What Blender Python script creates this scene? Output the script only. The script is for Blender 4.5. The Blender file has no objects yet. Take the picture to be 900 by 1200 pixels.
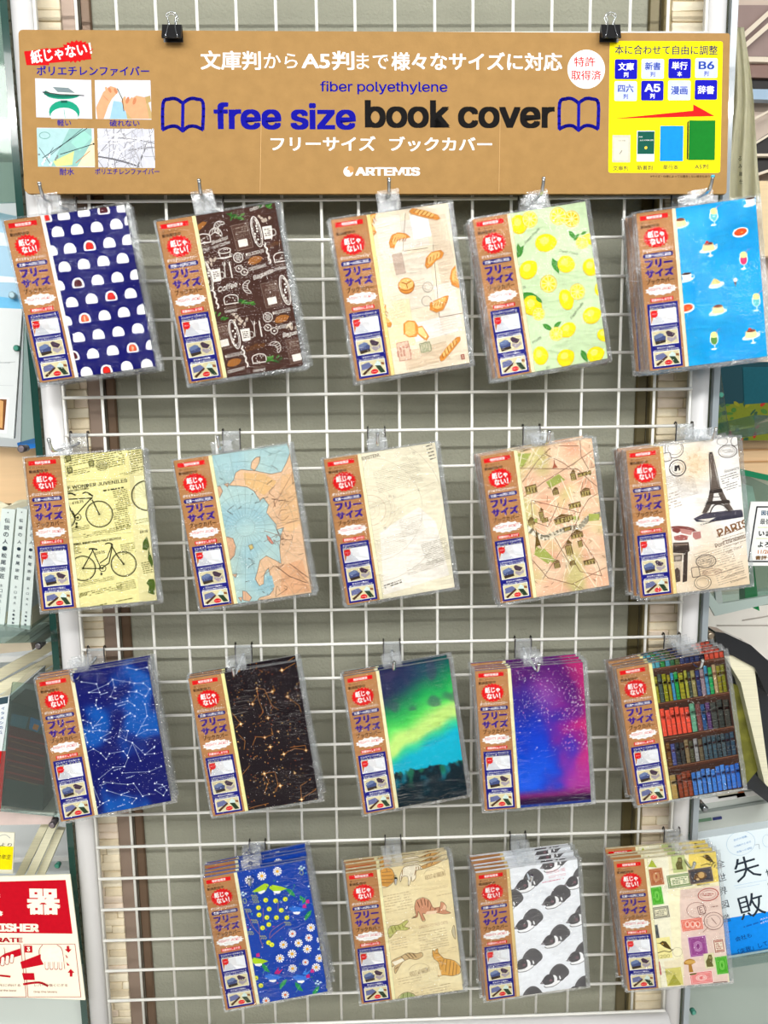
import bpy, bmesh, math, random
from mathutils import Vector, Matrix, Euler
from mathutils.geometry import tessellate_polygon
sc = bpy.context.scene
COL = sc.collection
Z0 = 1.60                      # height of the sign's lower edge above the shop floor

# ------------------------------------------------------------------ camera
FPX, CROT, CLOC = 910.29, (1.4224, .01443, -.02914), Vector((-.05173, -1.06352, -.25348 + Z0))
cam = bpy.data.cameras.new('camera'); cam.sensor_fit = 'VERTICAL'; cam.sensor_height = 36.0
cam.lens = FPX / 1200.0 * 36.0; cam.clip_start = .02; cam.clip_end = 60
co = bpy.data.objects.new('camera', cam); COL.objects.link(co)
co.location = CLOC; co.rotation_euler = CROT; sc.camera = co
CMAT = Euler(CROT).to_matrix()

# ------------------------------------------------------------------ world, lamps, exposure
wd = bpy.data.worlds.new('world'); sc.world = wd; wd.use_nodes = True
wd.node_tree.nodes['Background'].inputs[0].default_value = (1.0, .985, .96, 1)
wd.node_tree.nodes['Background'].inputs[1].default_value = .42
def area(name, loc, aim, sx, sy, power, color=(1, .985, .96)):
    l = bpy.data.lights.new(name, 'AREA'); l.shape = 'RECTANGLE'; l.size = sx; l.size_y = sy
    l.energy = power; l.color = color
    o = bpy.data.objects.new(name, l); COL.objects.link(o); o.location = loc
    o.rotation_euler = (Vector(aim) - Vector(loc)).to_track_quat('-Z', 'Y').to_euler()
    return o
def tube(name, y, z, length, width, power):            # a long row of tubes running parallel to the display
    o = area(name, (-.1, y, z), (-.1, 0, 1.1), length, width, power)
    o.rotation_euler = (math.atan2(-y, z - 1.1), 0, 0)
tube('ceiling_tube_row', -2.40, 2.53, 5.0, .05, 150)
tube('ceiling_tube_row_near', -1.30, 2.56, 4.0, .05, 34)
area('front_fill_far', (-1.6, -2.9, 2.75), (-.3, 0, .7), 1.2, .4, 22)  # added fill from the front left, not an observed fixture
area('front_fill_near', (1.5, -2.1, 2.8), (.2, 0, .8), 1.0, .4, 18)  # added fill from the front right, also gives the film highlights
area('front_fill_low', (.1, -3.4, 2.0), (0, 0, .2), 3.0, .8, 85)  # added low fill that lifts the lower wall and bottom rows
sc.view_settings.view_transform = 'Standard'
try: sc.view_settings.look = 'None'
except Exception: pass
sc.view_settings.exposure = -1.06; sc.view_settings.gamma = 1.0
sc.view_settings.use_curve_mapping = False
sc.cycles.transparent_max_bounces = 16

# ------------------------------------------------------------------ colours and materials
def lin(c):
    f = lambda v: (v / 12.92 if v <= .04045 else ((v + .055) / 1.055) ** 2.4)
    return tuple(f(min(255, max(0, x)) / 255.0) for x in c[:3])
def nodes(name):
    m = bpy.data.materials.new(name); m.use_nodes = True
    nt = m.node_tree; return m, nt, nt.nodes['Principled BSDF']
def mat(name, rgb, rough=.5, metal=0.0, var=0.0, scale=30.0, bump=0.0, bscale=200.0, coat=0.0, stretch=None, emit=0, spec=.4):
    m, nt, b = nodes(name); c = lin(rgb)
    b.inputs['Base Color'].default_value = (*c, 1); b.inputs['Roughness'].default_value = rough
    b.inputs['Metallic'].default_value = metal; b.inputs['Specular IOR Level'].default_value = spec; b.inputs['Coat Weight'].default_value = coat
    if emit:
        b.inputs['Emission Color'].default_value = (*c, 1); b.inputs['Emission Strength'].default_value = emit
    tc = nt.nodes.new('ShaderNodeTexCoord'); src = tc.outputs['Object']
    if stretch:
        mp = nt.nodes.new('ShaderNodeMapping'); mp.inputs['Scale'].default_value = stretch
        nt.links.new(src, mp.inputs['Vector']); src = mp.outputs['Vector']
    if var:
        n = nt.nodes.new('ShaderNodeTexNoise'); n.inputs['Scale'].default_value = scale; n.inputs['Detail'].default_value = 6
        nt.links.new(src, n.inputs['Vector'])
        r = nt.nodes.new('ShaderNodeValToRGB'); r.color_ramp.elements[0].position = .3; r.color_ramp.elements[1].position = .7
        r.color_ramp.elements[0].color = (*[x * (1 - var) for x in c], 1)
        r.color_ramp.elements[1].color = (*[min(1, x * (1 + var)) for x in c], 1)
        nt.links.new(n.outputs['Fac'], r.inputs['Fac']); nt.links.new(r.outputs['Color'], b.inputs['Base Color'])
    if bump:
        n2 = nt.nodes.new('ShaderNodeTexNoise'); n2.inputs['Scale'].default_value = bscale; n2.inputs['Detail'].default_value = 5
        nt.links.new(src, n2.inputs['Vector'])
        bp = nt.nodes.new('ShaderNodeBump'); bp.inputs['Strength'].default_value = bump; bp.inputs['Distance'].default_value = .002
        nt.links.new(n2.outputs['Fac'], bp.inputs['Height']); nt.links.new(bp.outputs['Normal'], b.inputs['Normal'])
    return m
def print_mat(name, rough=.45):
    m, nt, b = nodes(name)
    a = nt.nodes.new('ShaderNodeVertexColor'); a.layer_name = 'ink'
    tc = nt.nodes.new('ShaderNodeTexCoord'); n = nt.nodes.new('ShaderNodeTexNoise')
    n.inputs['Scale'].default_value = 160; n.inputs['Detail'].default_value = 4
    nt.links.new(tc.outputs['Object'], n.inputs['Vector'])
    mr = nt.nodes.new('ShaderNodeMapRange'); mr.inputs[3].default_value = .86; mr.inputs[4].default_value = 1.1
    nt.links.new(n.outputs['Fac'], mr.inputs[0])
    mx = nt.nodes.new('ShaderNodeMix'); mx.data_type = 'RGBA'; mx.blend_type = 'MULTIPLY'; mx.inputs[0].default_value = 1
    nt.links.new(a.outputs['Color'], mx.inputs[6]); nt.links.new(mr.outputs[0], mx.inputs[7])
    nt.links.new(mx.outputs[2], b.inputs['Base Color']); b.inputs['Roughness'].default_value = rough; b.inputs['Specular IOR Level'].default_value = .05
    return m
def clear_mat(name, tint, gloss_min, gloss_max, rough, milky=0.0, milk=(235, 238, 240), bump=0.0, bscale=60.0, stretch=(1, 1, 1)):
    """thin clear film or sheet: see-through, with the gloss and the milkiness of real plastic"""
    m = bpy.data.materials.new(name); m.use_nodes = True; nt = m.node_tree; nt.nodes.clear()
    out = nt.nodes.new('ShaderNodeOutputMaterial'); tr = nt.nodes.new('ShaderNodeBsdfTransparent')
    tr.inputs[0].default_value = (*lin(tint), 1)
    gl = nt.nodes.new('ShaderNodeBsdfGlossy'); gl.inputs['Roughness'].default_value = rough
    lw = nt.nodes.new('ShaderNodeLayerWeight'); lw.inputs['Blend'].default_value = .35
    mr = nt.nodes.new('ShaderNodeMapRange'); mr.inputs[3].default_value = gloss_min; mr.inputs[4].default_value = gloss_max
    nt.links.new(lw.outputs['Fresnel'], mr.inputs[0])
    last = tr.outputs[0]
    if milky:
        df = nt.nodes.new('ShaderNodeBsdfDiffuse'); df.inputs[0].default_value = (*lin(milk), 1)
        m0 = nt.nodes.new('ShaderNodeMixShader'); m0.inputs[0].default_value = milky
        nt.links.new(last, m0.inputs[1]); nt.links.new(df.outputs[0], m0.inputs[2]); last = m0.outputs[0]
    m1 = nt.nodes.new('ShaderNodeMixShader'); nt.links.new(mr.outputs[0], m1.inputs[0])
    nt.links.new(last, m1.inputs[1]); nt.links.new(gl.outputs[0], m1.inputs[2]); nt.links.new(m1.outputs[0], out.inputs[0])
    if bump:
        tc = nt.nodes.new('ShaderNodeTexCoord'); mp = nt.nodes.new('ShaderNodeMapping'); mp.inputs['Scale'].default_value = stretch
        mp.inputs['Rotation'].default_value = (0, 0, .7)
        n2 = nt.nodes.new('ShaderNodeTexNoise'); n2.inputs['Scale'].default_value = bscale; n2.inputs['Detail'].default_value = 3
        n2.inputs['Distortion'].default_value = 1.2
        bp = nt.nodes.new('ShaderNodeBump'); bp.inputs['Strength'].default_value = bump; bp.inputs['Distance'].default_value = .014
        lo = nt.nodes.new('ShaderNodeTexNoise'); lo.inputs['Scale'].default_value = 17; lo.inputs['Detail'].default_value = 1   # where the film is crumpled
        oi = nt.nodes.new('ShaderNodeObjectInfo'); ad = nt.nodes.new('ShaderNodeVectorMath'); ad.operation = 'ADD'
        nt.links.new(tc.outputs['Object'], ad.inputs[0]); nt.links.new(oi.outputs['Location'], ad.inputs[1])
        cr = nt.nodes.new('ShaderNodeMapRange'); cr.inputs[1].default_value = .46; cr.inputs[2].default_value = .68; cr.inputs[3].default_value = .12; cr.inputs[4].default_value = 1.0
        ml = nt.nodes.new('ShaderNodeMath'); ml.operation = 'MULTIPLY'
        nt.links.new(ad.outputs[0], lo.inputs['Vector']); nt.links.new(lo.outputs['Fac'], cr.inputs[0])
        nt.links.new(ad.outputs[0], mp.inputs['Vector']); nt.links.new(mp.outputs['Vector'], n2.inputs['Vector'])
        nt.links.new(n2.outputs['Fac'], ml.inputs[0]); nt.links.new(cr.outputs[0], ml.inputs[1]); nt.links.new(ml.outputs[0], bp.inputs['Height']); nt.links.new(bp.outputs['Normal'], gl.inputs['Normal'])
        nt.links.new(bp.outputs['Normal'], lw.inputs['Normal'])
    return m
INK = print_mat('printed_paper'); INK_GLOSS = print_mat('printed_glossy_paper', .3)
KRAFT = mat('brown_cardboard', (162, 127, 78), .85, var=.06, scale=60, bump=.15, bscale=300, spec=.1)
WHITE_METAL = mat('white_coated_metal', (222, 222, 222), .35, coat=.3)
WIRE = mat('white_coated_wire', (246, 246, 240), .35, coat=.3)
CHROME = mat('chrome_steel', (205, 210, 215), .16, 1.0)
DARKSTEEL = mat('dark_steel_wire', (95, 92, 88), .3, 1.0)
BLACK = mat('black_enamel', (22, 22, 24), .3, coat=.5)
FILM = clear_mat('clear_bag_film', (252, 253, 253), .0, .42, .07, bump=1.0, bscale=42, stretch=(1, 3.4, 1))
SEAM = clear_mat('crumpled_bag_edge', (240, 242, 243), .03, .7, .12, milky=.09, bump=1.0, bscale=120, stretch=(1, 1, 1))
TAB = clear_mat('clear_plastic_plate', (245, 247, 248), .04, .6, .10, milky=.16, bump=.5, bscale=60)
ACRYL = clear_mat('clear_acrylic_sheet', (225, 238, 234), .03, .6, .05, milky=.022, milk=(215, 232, 226))
GREENGLASS = mat('green_glass_edge', (16, 62, 54), .12, coat=1)
PAGES = mat('cream_page_block', (228, 224, 196), .75, var=.10, scale=9, stretch=(1, 1, 60))

# ------------------------------------------------------------------ object helpers
def tag(o, label=None, cat=None, group=None, kind=None):
    if label: o['label'] = label
    if cat: o['category'] = cat
    if group: o['group'] = group
    if kind: o['kind'] = kind
    return o
def thing(name, label, cat, loc=(0, 0, 0), rot=None, group=None):
    o = bpy.data.objects.new(name, None); COL.objects.link(o); o.empty_display_size = .02
    o.location = (loc[0], loc[1], loc[2] + Z0)
    if rot is not None: o.rotation_euler = rot if not isinstance(rot, Matrix) else rot.to_euler()
    return tag(o, label, cat, group)
def link(name, me, parent=None, loc=None, rot=None):
    o = bpy.data.objects.new(name, me); COL.objects.link(o)
    if parent is not None: o.parent = parent
    if loc is not None: o.location = loc if parent is not None else (loc[0], loc[1], loc[2] + Z0)
    elif parent is None: o.location = (0, 0, Z0)
    if rot is not None: o.rotation_euler = rot
    return o
def mesh(name, bm, mats, smooth=False):
    me = bpy.data.meshes.new(name); bm.to_mesh(me); bm.free()
    for m in (mats if isinstance(mats, (list, tuple)) else [mats]): me.materials.append(m)
    if smooth:
        for p in me.polygons: p.use_smooth = True
    return me
def box_bm(c, s, bevel=0.0, rot=None, bm=None, seg=1, mi=0):
    nb = bmesh.new(); bmesh.ops.create_cube(nb, size=1)
    bmesh.ops.scale(nb, vec=s, verts=nb.verts)
    if bevel: bmesh.ops.bevel(nb, geom=nb.edges[:], offset=bevel, segments=seg, affect='EDGES')
    if rot is not None: bmesh.ops.rotate(nb, cent=(0, 0, 0), matrix=rot, verts=nb.verts)
    bmesh.ops.translate(nb, vec=c, verts=nb.verts)
    for f in nb.faces: f.material_index = mi
    if bm is None: return nb
    me = bpy.data.meshes.new('t'); nb.to_mesh(me); nb.free(); bm.from_mesh(me); bpy.data.meshes.remove(me); return bm
def tube_bm(pts, r, n=8, bm=None, cap=True, closed=False, mi=0):
    bm = bm or bmesh.new(); pts = [Vector(p) for p in pts]; rings = []
    up = Vector((.0123, .0456, 1)).normalized()
    for i, p in enumerate(pts):
        a = pts[i - 1] if (i or closed) else p; b = pts[(i + 1) % len(pts)] if (i < len(pts) - 1 or closed) else p
        d = (b - a).normalized(); u = d.cross(up)
        if u.length < .1: u = d.cross(Vector((1, 0, 0)))
        u.normalize(); v = d.cross(u); rr = r[i] if isinstance(r, (list, tuple)) else r
        rings.append([bm.verts.new(p + (u * math.cos(2 * math.pi * k / n) + v * math.sin(2 * math.pi * k / n)) * rr) for k in range(n)])
    m = len(rings)
    for i in range(m if closed else m - 1):
        A, B = rings[i], rings[(i + 1) % m]
        for k in range(n):
            f = bm.faces.new((A[k], A[(k + 1) % n], B[(k + 1) % n], B[k])); f.smooth = True; f.material_index = mi
    if cap and not closed:
        for ring in (rings[0], rings[-1]):
            f = bm.faces.new(ring); f.material_index = mi
    bmesh.ops.recalc_face_normals(bm, faces=bm.faces[:])
    return bm
def prism_bm(poly, t, axis='Y', off=0.0, bm=None, bevel=0.0):
    """outline (a, b) pushed to a thickness t away from the viewer; axis Y: outline lies in x, z"""
    nb = bmesh.new(); q = (lambda a, b, d: (a, off + d, b)) if axis == 'Y' else ((lambda a, b, d: (off + d, a, b)) if axis == 'X' else (lambda a, b, d: (a, b, off + d)))
    A = [nb.verts.new(q(a, b, 0)) for a, b in poly]; B = [nb.verts.new(q(a, b, t)) for a, b in poly]
    n = len(poly)
    for k in range(n): nb.faces.new((A[k], A[(k + 1) % n], B[(k + 1) % n], B[k]))
    for t3 in tessellate_polygon([[Vector((a, b, 0)) for a, b in poly]]):
        nb.faces.new([A[i] for i in t3]); nb.faces.new([B[i] for i in t3])
    bmesh.ops.recalc_face_normals(nb, faces=nb.faces[:])
    if bm is None: return nb
    me = bpy.data.meshes.new('t'); nb.to_mesh(me); nb.free(); bm.from_mesh(me); bpy.data.meshes.remove(me); return bm
def at(px, py, Y):
    """the place in the shop, at depth Y, that the photograph shows at (px, py); z is given relative to Z0"""
    d = CMAT @ Vector((px - 450, 600 - py, -FPX)); p = CLOC + d * ((Y - CLOC.y) / d.y)
    return Vector((p.x, p.y, p.z - Z0))

# ------------------------------------------------------------------ flat print: inked outlines on a real sheet
GLY = {}
LATIN = None                                  # the sans-serif lettering that comes with Blender, else its built-in one
try: LATIN = bpy.data.fonts.load(bpy.utils.system_resource('DATAFILES') + '/fonts/Inter.woff2')
except Exception: LATIN = None
def glyphs(s, bold):
    k = (s, bold)
    if k in GLY: return GLY[k]
    cu = bpy.data.curves.new('t', 'FONT'); cu.body = s; cu.size = 1.0; cu.resolution_u = 2
    cu.fill_mode = 'FRONT'
    if LATIN is not None and all(ord(c) < 128 for c in s): cu.font = LATIN; cu.space_character = .97
    o = bpy.data.objects.new('t', cu); me = bpy.data.meshes.new_from_object(o)
    vs = [(v.co.x, v.co.y) for v in me.vertices]; fs = [tuple(p.vertices) for p in me.polygons]
    bpy.data.objects.remove(o); bpy.data.meshes.remove(me); bpy.data.curves.remove(cu)
    if vs and bold > 0:                       # a heavier weight: the letter pulled a little to all sides
        n = len(vs); V2 = []; F2 = []; d = bold * .72
        for j, (ox, oy) in enumerate(((d, d * .7), (-d, d * .7), (d, -d * .7), (-d, -d * .7), (0, 0))):
            V2 += [(a + ox, b + oy) for a, b in vs]; F2 += [tuple(i + n * j for i in f) for f in fs]
        vs, fs = V2, F2
    lay = 5 if (vs and bold > 0) else 1
    if vs:
        x0 = min(v[0] for v in vs); x1 = max(v[0] for v in vs); y0 = min(v[1] for v in vs); y1 = max(v[1] for v in vs)
    else: x0 = y0 = 0; x1 = y1 = 1
    cx, cy = (x0 + x1) / 2, (y0 + y1) / 2
    GLY[k] = ([(v[0] - cx, v[1] - cy) for v in vs], fs, x1 - x0, y1 - y0, lay)
    return GLY[k]
def clip_poly(P, box):
    x0, x1, y0, y1 = box
    for ax, lim, sg in ((0, x0, 1), (0, x1, -1), (1, y0, 1), (1, y1, -1)):
        out = []; n = len(P)
        for i in range(n):
            a, b = P[i], P[(i + 1) % n]; da = (a[ax] - lim) * sg; db = (b[ax] - lim) * sg
            if da >= 0: out.append(a)
            if (da >= 0) != (db >= 0):
                t = da / (da - db); out.append((a[0] + (b[0] - a[0]) * t, a[1] + (b[1] - a[1]) * t))
        P = out
        if len(P) < 3: return None
    return P
def homog(src, dst):
    A = []; 
    for (x, y), (u, v) in zip(src, dst):
        A.append([x, y, 1, 0, 0, 0, -u * x, -u * y, u]); A.append([0, 0, 0, x, y, 1, -v * x, -v * y, v])
    n = 8
    for i in range(n):
        p = max(range(i, n), key=lambda r: abs(A[r][i])); A[i], A[p] = A[p], A[i]
        for r in range(n):
            if r != i:
                f = A[r][i] / A[i][i]
                for c in range(i, 9): A[r][c] -= f * A[i][c]
    h = [A[i][8] / A[i][i] for i in range(n)]
    def f(x, y):
        w = h[6] * x + h[7] * y + 1
        return ((h[0] * x + h[1] * y + h[2]) / w, (h[3] * x + h[4] * y + h[5]) / w)
    return f
class Ink:
    """collects flat coloured outlines (millimetres, centre of the sheet = 0) and stacks them in print order"""
    def __init__(s, w, h, box=None, step=.004, z=.02):
        s.w, s.h = w, h; s.box = box or (-w / 2, w / 2, -h / 2, h / 2); s.v = []; s.f = []; s.c = []; s.z = z; s.step = step; s.k = 1.0
        s.map = lambda x, y: (x, y)
    def corners(s, src, box=None):
        b = box or s.box
        s.map = homog(src, [(b[0], b[3]), (b[1], b[3]), (b[1], b[2]), (b[0], b[2])]); return s
    def topleft(s): s.map = lambda x, y: (s.box[0] + x, s.box[3] - y); return s
    def _add(s, P, c):
        b = s.box
        if any(p[0] < b[0] or p[0] > b[1] or p[1] < b[2] or p[1] > b[3] for p in P):
            P = clip_poly(P, b)
            if not P: return
        n = len(s.v); s.v.extend((p[0], p[1], s.z) for p in P); s.f.append(tuple(range(n, n + len(P)))); s.c.append(c)
    def up(s): s.z += s.step
    def rawpoly(s, P, c, up=True):
        if up: s.up()
        if len(P) <= 3: s._add(P, c); return
        for t in tessellate_polygon([[Vector((a, b, 0)) for a, b in P]]): s._add([P[i] for i in t], c)
    def poly(s, P, c): s.rawpoly([s.map(*p) for p in P], c)
    def fill(s, c): b = s.box; s.rawpoly([(b[0], b[2]), (b[1], b[2]), (b[1], b[3]), (b[0], b[3])], c)
    def shape(s, cx, cy, P, c, rot=0, sc=1.0, up=True):
        X, Y = s.map(cx, cy); a = math.radians(rot); sc = sc * s.k; ca, sa = math.cos(a) * sc, math.sin(a) * sc
        s.rawpoly([(X + x * ca - y * sa, Y + x * sa + y * ca) for x, y in P], c, up)
    def rect(s, cx, cy, w, h, c, rot=0, up=True): s.shape(cx, cy, [(-w/2, -h/2), (w/2, -h/2), (w/2, h/2), (-w/2, h/2)], c, rot, up=up)
    def ell(s, cx, cy, rx, ry, c, rot=0, n=20, up=True):
        s.shape(cx, cy, [(rx * math.cos(2*math.pi*k/n), ry * math.sin(2*math.pi*k/n)) for k in range(n)], c, rot, up=up)
    def ribbon(s, P, w, c, closed=False):
        n = len(P); s.up(); w = w * s.k
        for i in range(n if closed else n - 1):
            a, b = P[i], P[(i + 1) % n]; dx, dy = b[0] - a[0], b[1] - a[1]; L = math.hypot(dx, dy)
            if L < 1e-6: continue
            dx, dy = dx / L * w / 2, dy / L * w / 2; e = .5
            s._add([(a[0] - dy - dx*e, a[1] + dx - dy*e), (a[0] + dy - dx*e, a[1] - dx - dy*e), (b[0] + dy + dx*e, b[1] - dx + dy*e), (b[0] - dy + dx*e, b[1] + dx + dy*e)], c)
    def line(s, P, w, c, closed=False): s.ribbon([s.map(*p) for p in P], w, c, closed)
    def curve(s, P, w, c, closed=False): s.ribbon(smooth([s.map(*p) for p in P], closed), w, c, closed)
    def stroke(s, cx, cy, P, w, c, rot=0, sc=1.0, closed=False, sm=False):
        X, Y = s.map(cx, cy); a = math.radians(rot); sc = sc * s.k; ca, sa = math.cos(a) * sc, math.sin(a) * sc
        Q = [(X + x * ca - y * sa, Y + x * sa + y * ca) for x, y in P]
        s.ribbon(smooth(Q, closed) if sm else Q, w, c, closed)
    def ring(s, cx, cy, rx, ry, w, c, rot=0, n=28, a0=0, a1=360):
        k = n; P = [(rx * math.cos(math.radians(a0 + (a1 - a0) * i / k)), ry * math.sin(math.radians(a0 + (a1 - a0) * i / k))) for i in range(k + (a1 - a0 < 360))]
        s.stroke(cx, cy, P, w, c, rot, closed=(a1 - a0 >= 360))
    def star(s, cx, cy, r1, r2, n, c, rot=0, sy=1.0):
        s.shape(cx, cy, [((r1 if k % 2 == 0 else r2) * math.cos(math.pi*k/n), sy * (r1 if k % 2 == 0 else r2) * math.sin(math.pi*k/n)) for k in range(2*n)], c, rot)
    def rrect(s, cx, cy, w, h, r, c, rot=0):
        P = []
        for sx, sy, a in ((1, 1, 0), (-1, 1, 90), (-1, -1, 180), (1, -1, 270)):
            for k in range(5):
                t = math.radians(a + 22.5 * k); P.append((sx * (w/2 - r) + r * math.cos(t), sy * (h/2 - r) + r * math.sin(t)))
        s.shape(cx, cy, P, c, rot)
    def txt(s, t, cx, cy, w, h, c, rot=0, bold=.0, skew=0.0):
        V, F, gw, gh, lay = glyphs(t, bold)
        if w is None: w = gw * h / gh
        if h is None: h = gh * w / gw
        kx, ky = w * s.k / gw, h * s.k / gh; X, Y = s.map(cx, cy); a = math.radians(rot); ca, sa = math.cos(a), math.sin(a); s.up()
        Q = [((x * kx + skew * y * ky), y * ky) for x, y in V]; Q = [(X + x * ca - y * sa, Y + x * sa + y * ca) for x, y in Q]
        m = len(F) // lay; z0 = s.z
        for j in range(lay):
            s.z = z0 + j * s.step * .4
            for f in F[j * m:(j + 1) * m]: s._add([Q[i] for i in f], c)
        if lay > 1: s.up()
    def para(s, cx, cy, w, h, n, c, rot=0, seed=0, wt=.45, fill=.9):
        """lines of print too small to read: rows of word-length dashes"""
        R = random.Random(seed); s.up(); w = w * s.k; h = h * s.k; X, Y = s.map(cx, cy); a = math.radians(rot); ca, sa = math.cos(a), math.sin(a)
        for i in range(n):
            y = h / 2 - h * (i + .5) / n; x = -w / 2; t = h / n * wt
            while x < w / 2:
                l = min(R.uniform(.8, 4.0) * max(.5, t), w / 2 - x)
                if R.random() < fill:
                    s._add([(X + p * ca - q * sa, Y + p * sa + q * ca) for p, q in ((x, y - t/2), (x + l, y - t/2), (x + l, y + t/2), (x, y + t/2))], c)
                x += l + t * .8
    def grid(s, nx, ny, fn):
        """a sheet printed in blended colours: fn(u, v) -> sRGB, v from the top"""
        s.up(); x0, x1, y0, y1 = s.box; n = len(s.v)
        C = [[fn(i / nx, j / ny) for i in range(nx + 1)] for j in range(ny + 1)]
        for j in range(ny + 1):
            for i in range(nx + 1): s.v.append((x0 + (x1 - x0) * i / nx, y1 - (y1 - y0) * j / ny, s.z))
        for j in range(ny):
            for i in range(nx):
                q = n + j * (nx + 1) + i; s.f.append((q, q + nx + 1, q + nx + 2, q + 1))
                s.c.append([C[j][i], C[j+1][i], C[j+1][i+1], C[j][i+1]])
    def build(s, name, extra=None, m=None, side=(240, 238, 232)):
        """extra: (vertices in mm, faces, colour) of the sheet body that carries the print"""
        v = list(s.v); f = list(s.f); c = list(s.c)
        for ev, ef, ec in (extra or []):
            n = len(v); v += ev; f += [tuple(i + n for i in q) for q in ef]; c += [ec] * len(ef)
        me = bpy.data.meshes.new(name); me.from_pydata([(a * .001, b * .001, d * .001) for a, b, d in v], [], f)
        at_ = me.color_attributes.new('ink', 'FLOAT_COLOR', 'CORNER'); buf = []; cache = {}
        def L(k):
            k = tuple(k)
            if k not in cache: cache[k] = (*lin(k), 1.0)
            return cache[k]
        for p, col in zip(f, c):
            if isinstance(col, list):
                for q in col: buf.extend(L(q))
            else: buf.extend(L(col) * len(p))
        at_.data.foreach_set('color', buf); me.materials.append(m or INK)
        me.validate(); return me
def smooth(P, closed=False, k=4):
    n = len(P)
    if n < 3: return P
    out = []
    for i in range(n if closed else n - 1):
        p0 = P[i - 1] if (i or closed) else P[0]; p1 = P[i]; p2 = P[(i + 1) % n]; p3 = P[(i + 2) % n] if (i + 2 < n or closed) else P[-1]
        for j in range(k):
            t = j / k; t2, t3 = t * t, t * t * t
            out.append(tuple(.5 * ((2 * p1[a]) + (-p0[a] + p2[a]) * t + (2 * p0[a] - 5 * p1[a] + 4 * p2[a] - p3[a]) * t2 + (-p0[a] + 3 * p1[a] - 3 * p2[a] + p3[a]) * t3) for a in (0, 1)))
    if not closed: out.append(P[-1])
    return out
def slab_extra(w, h, t, c, z=0.0, box=None):
    x0, x1, y0, y1 = box or (-w/2, w/2, -h/2, h/2); b = min(.6, t * .3)
    v = [(x0 + b, y0 + b, z), (x1 - b, y0 + b, z), (x1 - b, y1 - b, z), (x0 + b, y1 - b, z),
         (x0, y0, z - b), (x1, y0, z - b), (x1, y1, z - b), (x0, y1, z - b), (x0, y0, z - t), (x1, y0, z - t), (x1, y1, z - t), (x0, y1, z - t)]
    f = [(0, 1, 2, 3), (11, 10, 9, 8)]
    for o in (0, 4):
        for k in range(4): f.append((o + k, o + 4 + k, o + 4 + (k + 1) % 4, o + (k + 1) % 4))
    return (v, f, c)
def frame(th, pi, ya):
    u = Vector((math.cos(th), 0, math.sin(th))); v = Vector((-math.sin(th), 0, math.cos(th))); n = Vector((0, -1, 0))
    v2 = v * math.cos(pi) + n * math.sin(pi); n2 = u.cross(v2); u2 = u * math.cos(ya) + n2 * math.sin(ya); n3 = u2.cross(v2)
    return Matrix((u2, v2, n3)).transposed()
def sstep(a, b, x): t = min(1, max(0, (x - a) / (b - a))); return t * t * (3 - 2 * t)
def mixc(a, b, t): return tuple(a[i] + (b[i] - a[i]) * t for i in range(3))
from mathutils import noise as mnoise
def nz(x, y, z=0.0): return mnoise.noise(Vector((x, y, z)))

# ================================================================== the setting
STUCCO = mat('grey_stucco', (150, 151, 135), .85, var=.05, scale=14, bump=.9, bscale=260)
TAUPE = mat('taupe_metal_trim', (142, 124, 110), .35, .3)
OLIVE = mat('olive_metal_trim', (92, 84, 56), .35, .3)
TILEM = mat('white_floor_tile', (232, 228, 220), .25, var=.03, scale=5)
CEILM = mat('white_ceiling', (240, 240, 236), .8)
MORTAR = mat('mortar', (206, 190, 158), .9, bump=.3)
BRICKS = [mat('ledge_stone', c, .85, var=.10, scale=40, bump=.6, bscale=120) for c in ((242, 230, 202), (246, 236, 212), (232, 218, 188), (238, 222, 202))]
def struct(name, me, loc=None): o = link(name, me, None, loc); o['kind'] = 'structure'; return o
fl = struct('floor', mesh('floor', box_bm((0, -.6, -Z0 - .05), (5, 5.2, .1)), mat('floor_joint', (190, 186, 178), .6)))
tile = mesh('tile', box_bm((0, 0, 0), (.396, .396, .008), .002), TILEM)
for i in range(-4, 5):
    for j in range(-2, 5): link('tile', tile, fl, (i * .4 + .1, j * .4 - .1, -Z0 + .002))
WY = .045
struct('wall_back', mesh('wall_back', box_bm((-.028, WY + .06, -.4), (.79, .10, 2.4)), STUCCO))
struct('trim_1', mesh('trim', box_bm((-.4225, WY + .045, -.4), (.020, .10, 2.4), .002), TAUPE))
struct('trim_2', mesh('trim', box_bm((-.4035, WY + .055, -.4), (.014, .10, 2.4), .002), mat('brown_metal_trim', (104, 84, 66), .35, .3)))
struct('trim_3', mesh('trim', box_bm((.350, WY + .055, -.4), (.016, .10, 2.4), .002), OLIVE))
struct('trim_4', mesh('trim', box_bm((.3645, WY + .045, -.4), (.010, .10, 2.4), .002), mat('olive_metal_trim', (140, 128, 92), .35, .3)))
random.seed(4)
def pillar(name, x0, x1):
    o = struct(name, mesh(name, box_bm(((x0 + x1) / 2, WY + .0455, -.4), (x1 - x0, .09, 2.4)), MORTAR))
    shapes = {}
    z = -1.40; row = 0
    while z < .50:
        h = random.choice((.0115, .0125, .0145)) * (1.0 if z < .05 else 1.12); cuts = [x0]
        r = random.random()
        if r < .42: cuts.append(x0 + (x1 - x0) * random.choice((.38, .5, .62, .8)))
        cuts.append(x1)
        for a, b in zip(cuts, cuts[1:]):
            k = (round((b - a) * 1000), round(h * 10000), random.randrange(4))
            if k not in shapes:
                bm = box_bm((0, 0, 0), (b - a - .0012, .016, h - .0012), .0012)
                for v in bm.verts: v.co.z += random.uniform(-.0004, .0004); v.co.y += random.uniform(-.0008, .0008)
                shapes[k] = mesh('brick', bm, BRICKS[k[2]])
            link('brick', shapes[k], o, ((a + b) / 2, WY + .006 + random.uniform(-.001, .0015), z + h / 2))
        z += h; row += 1
pillar('wall_left', -.486, -.4325)
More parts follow.
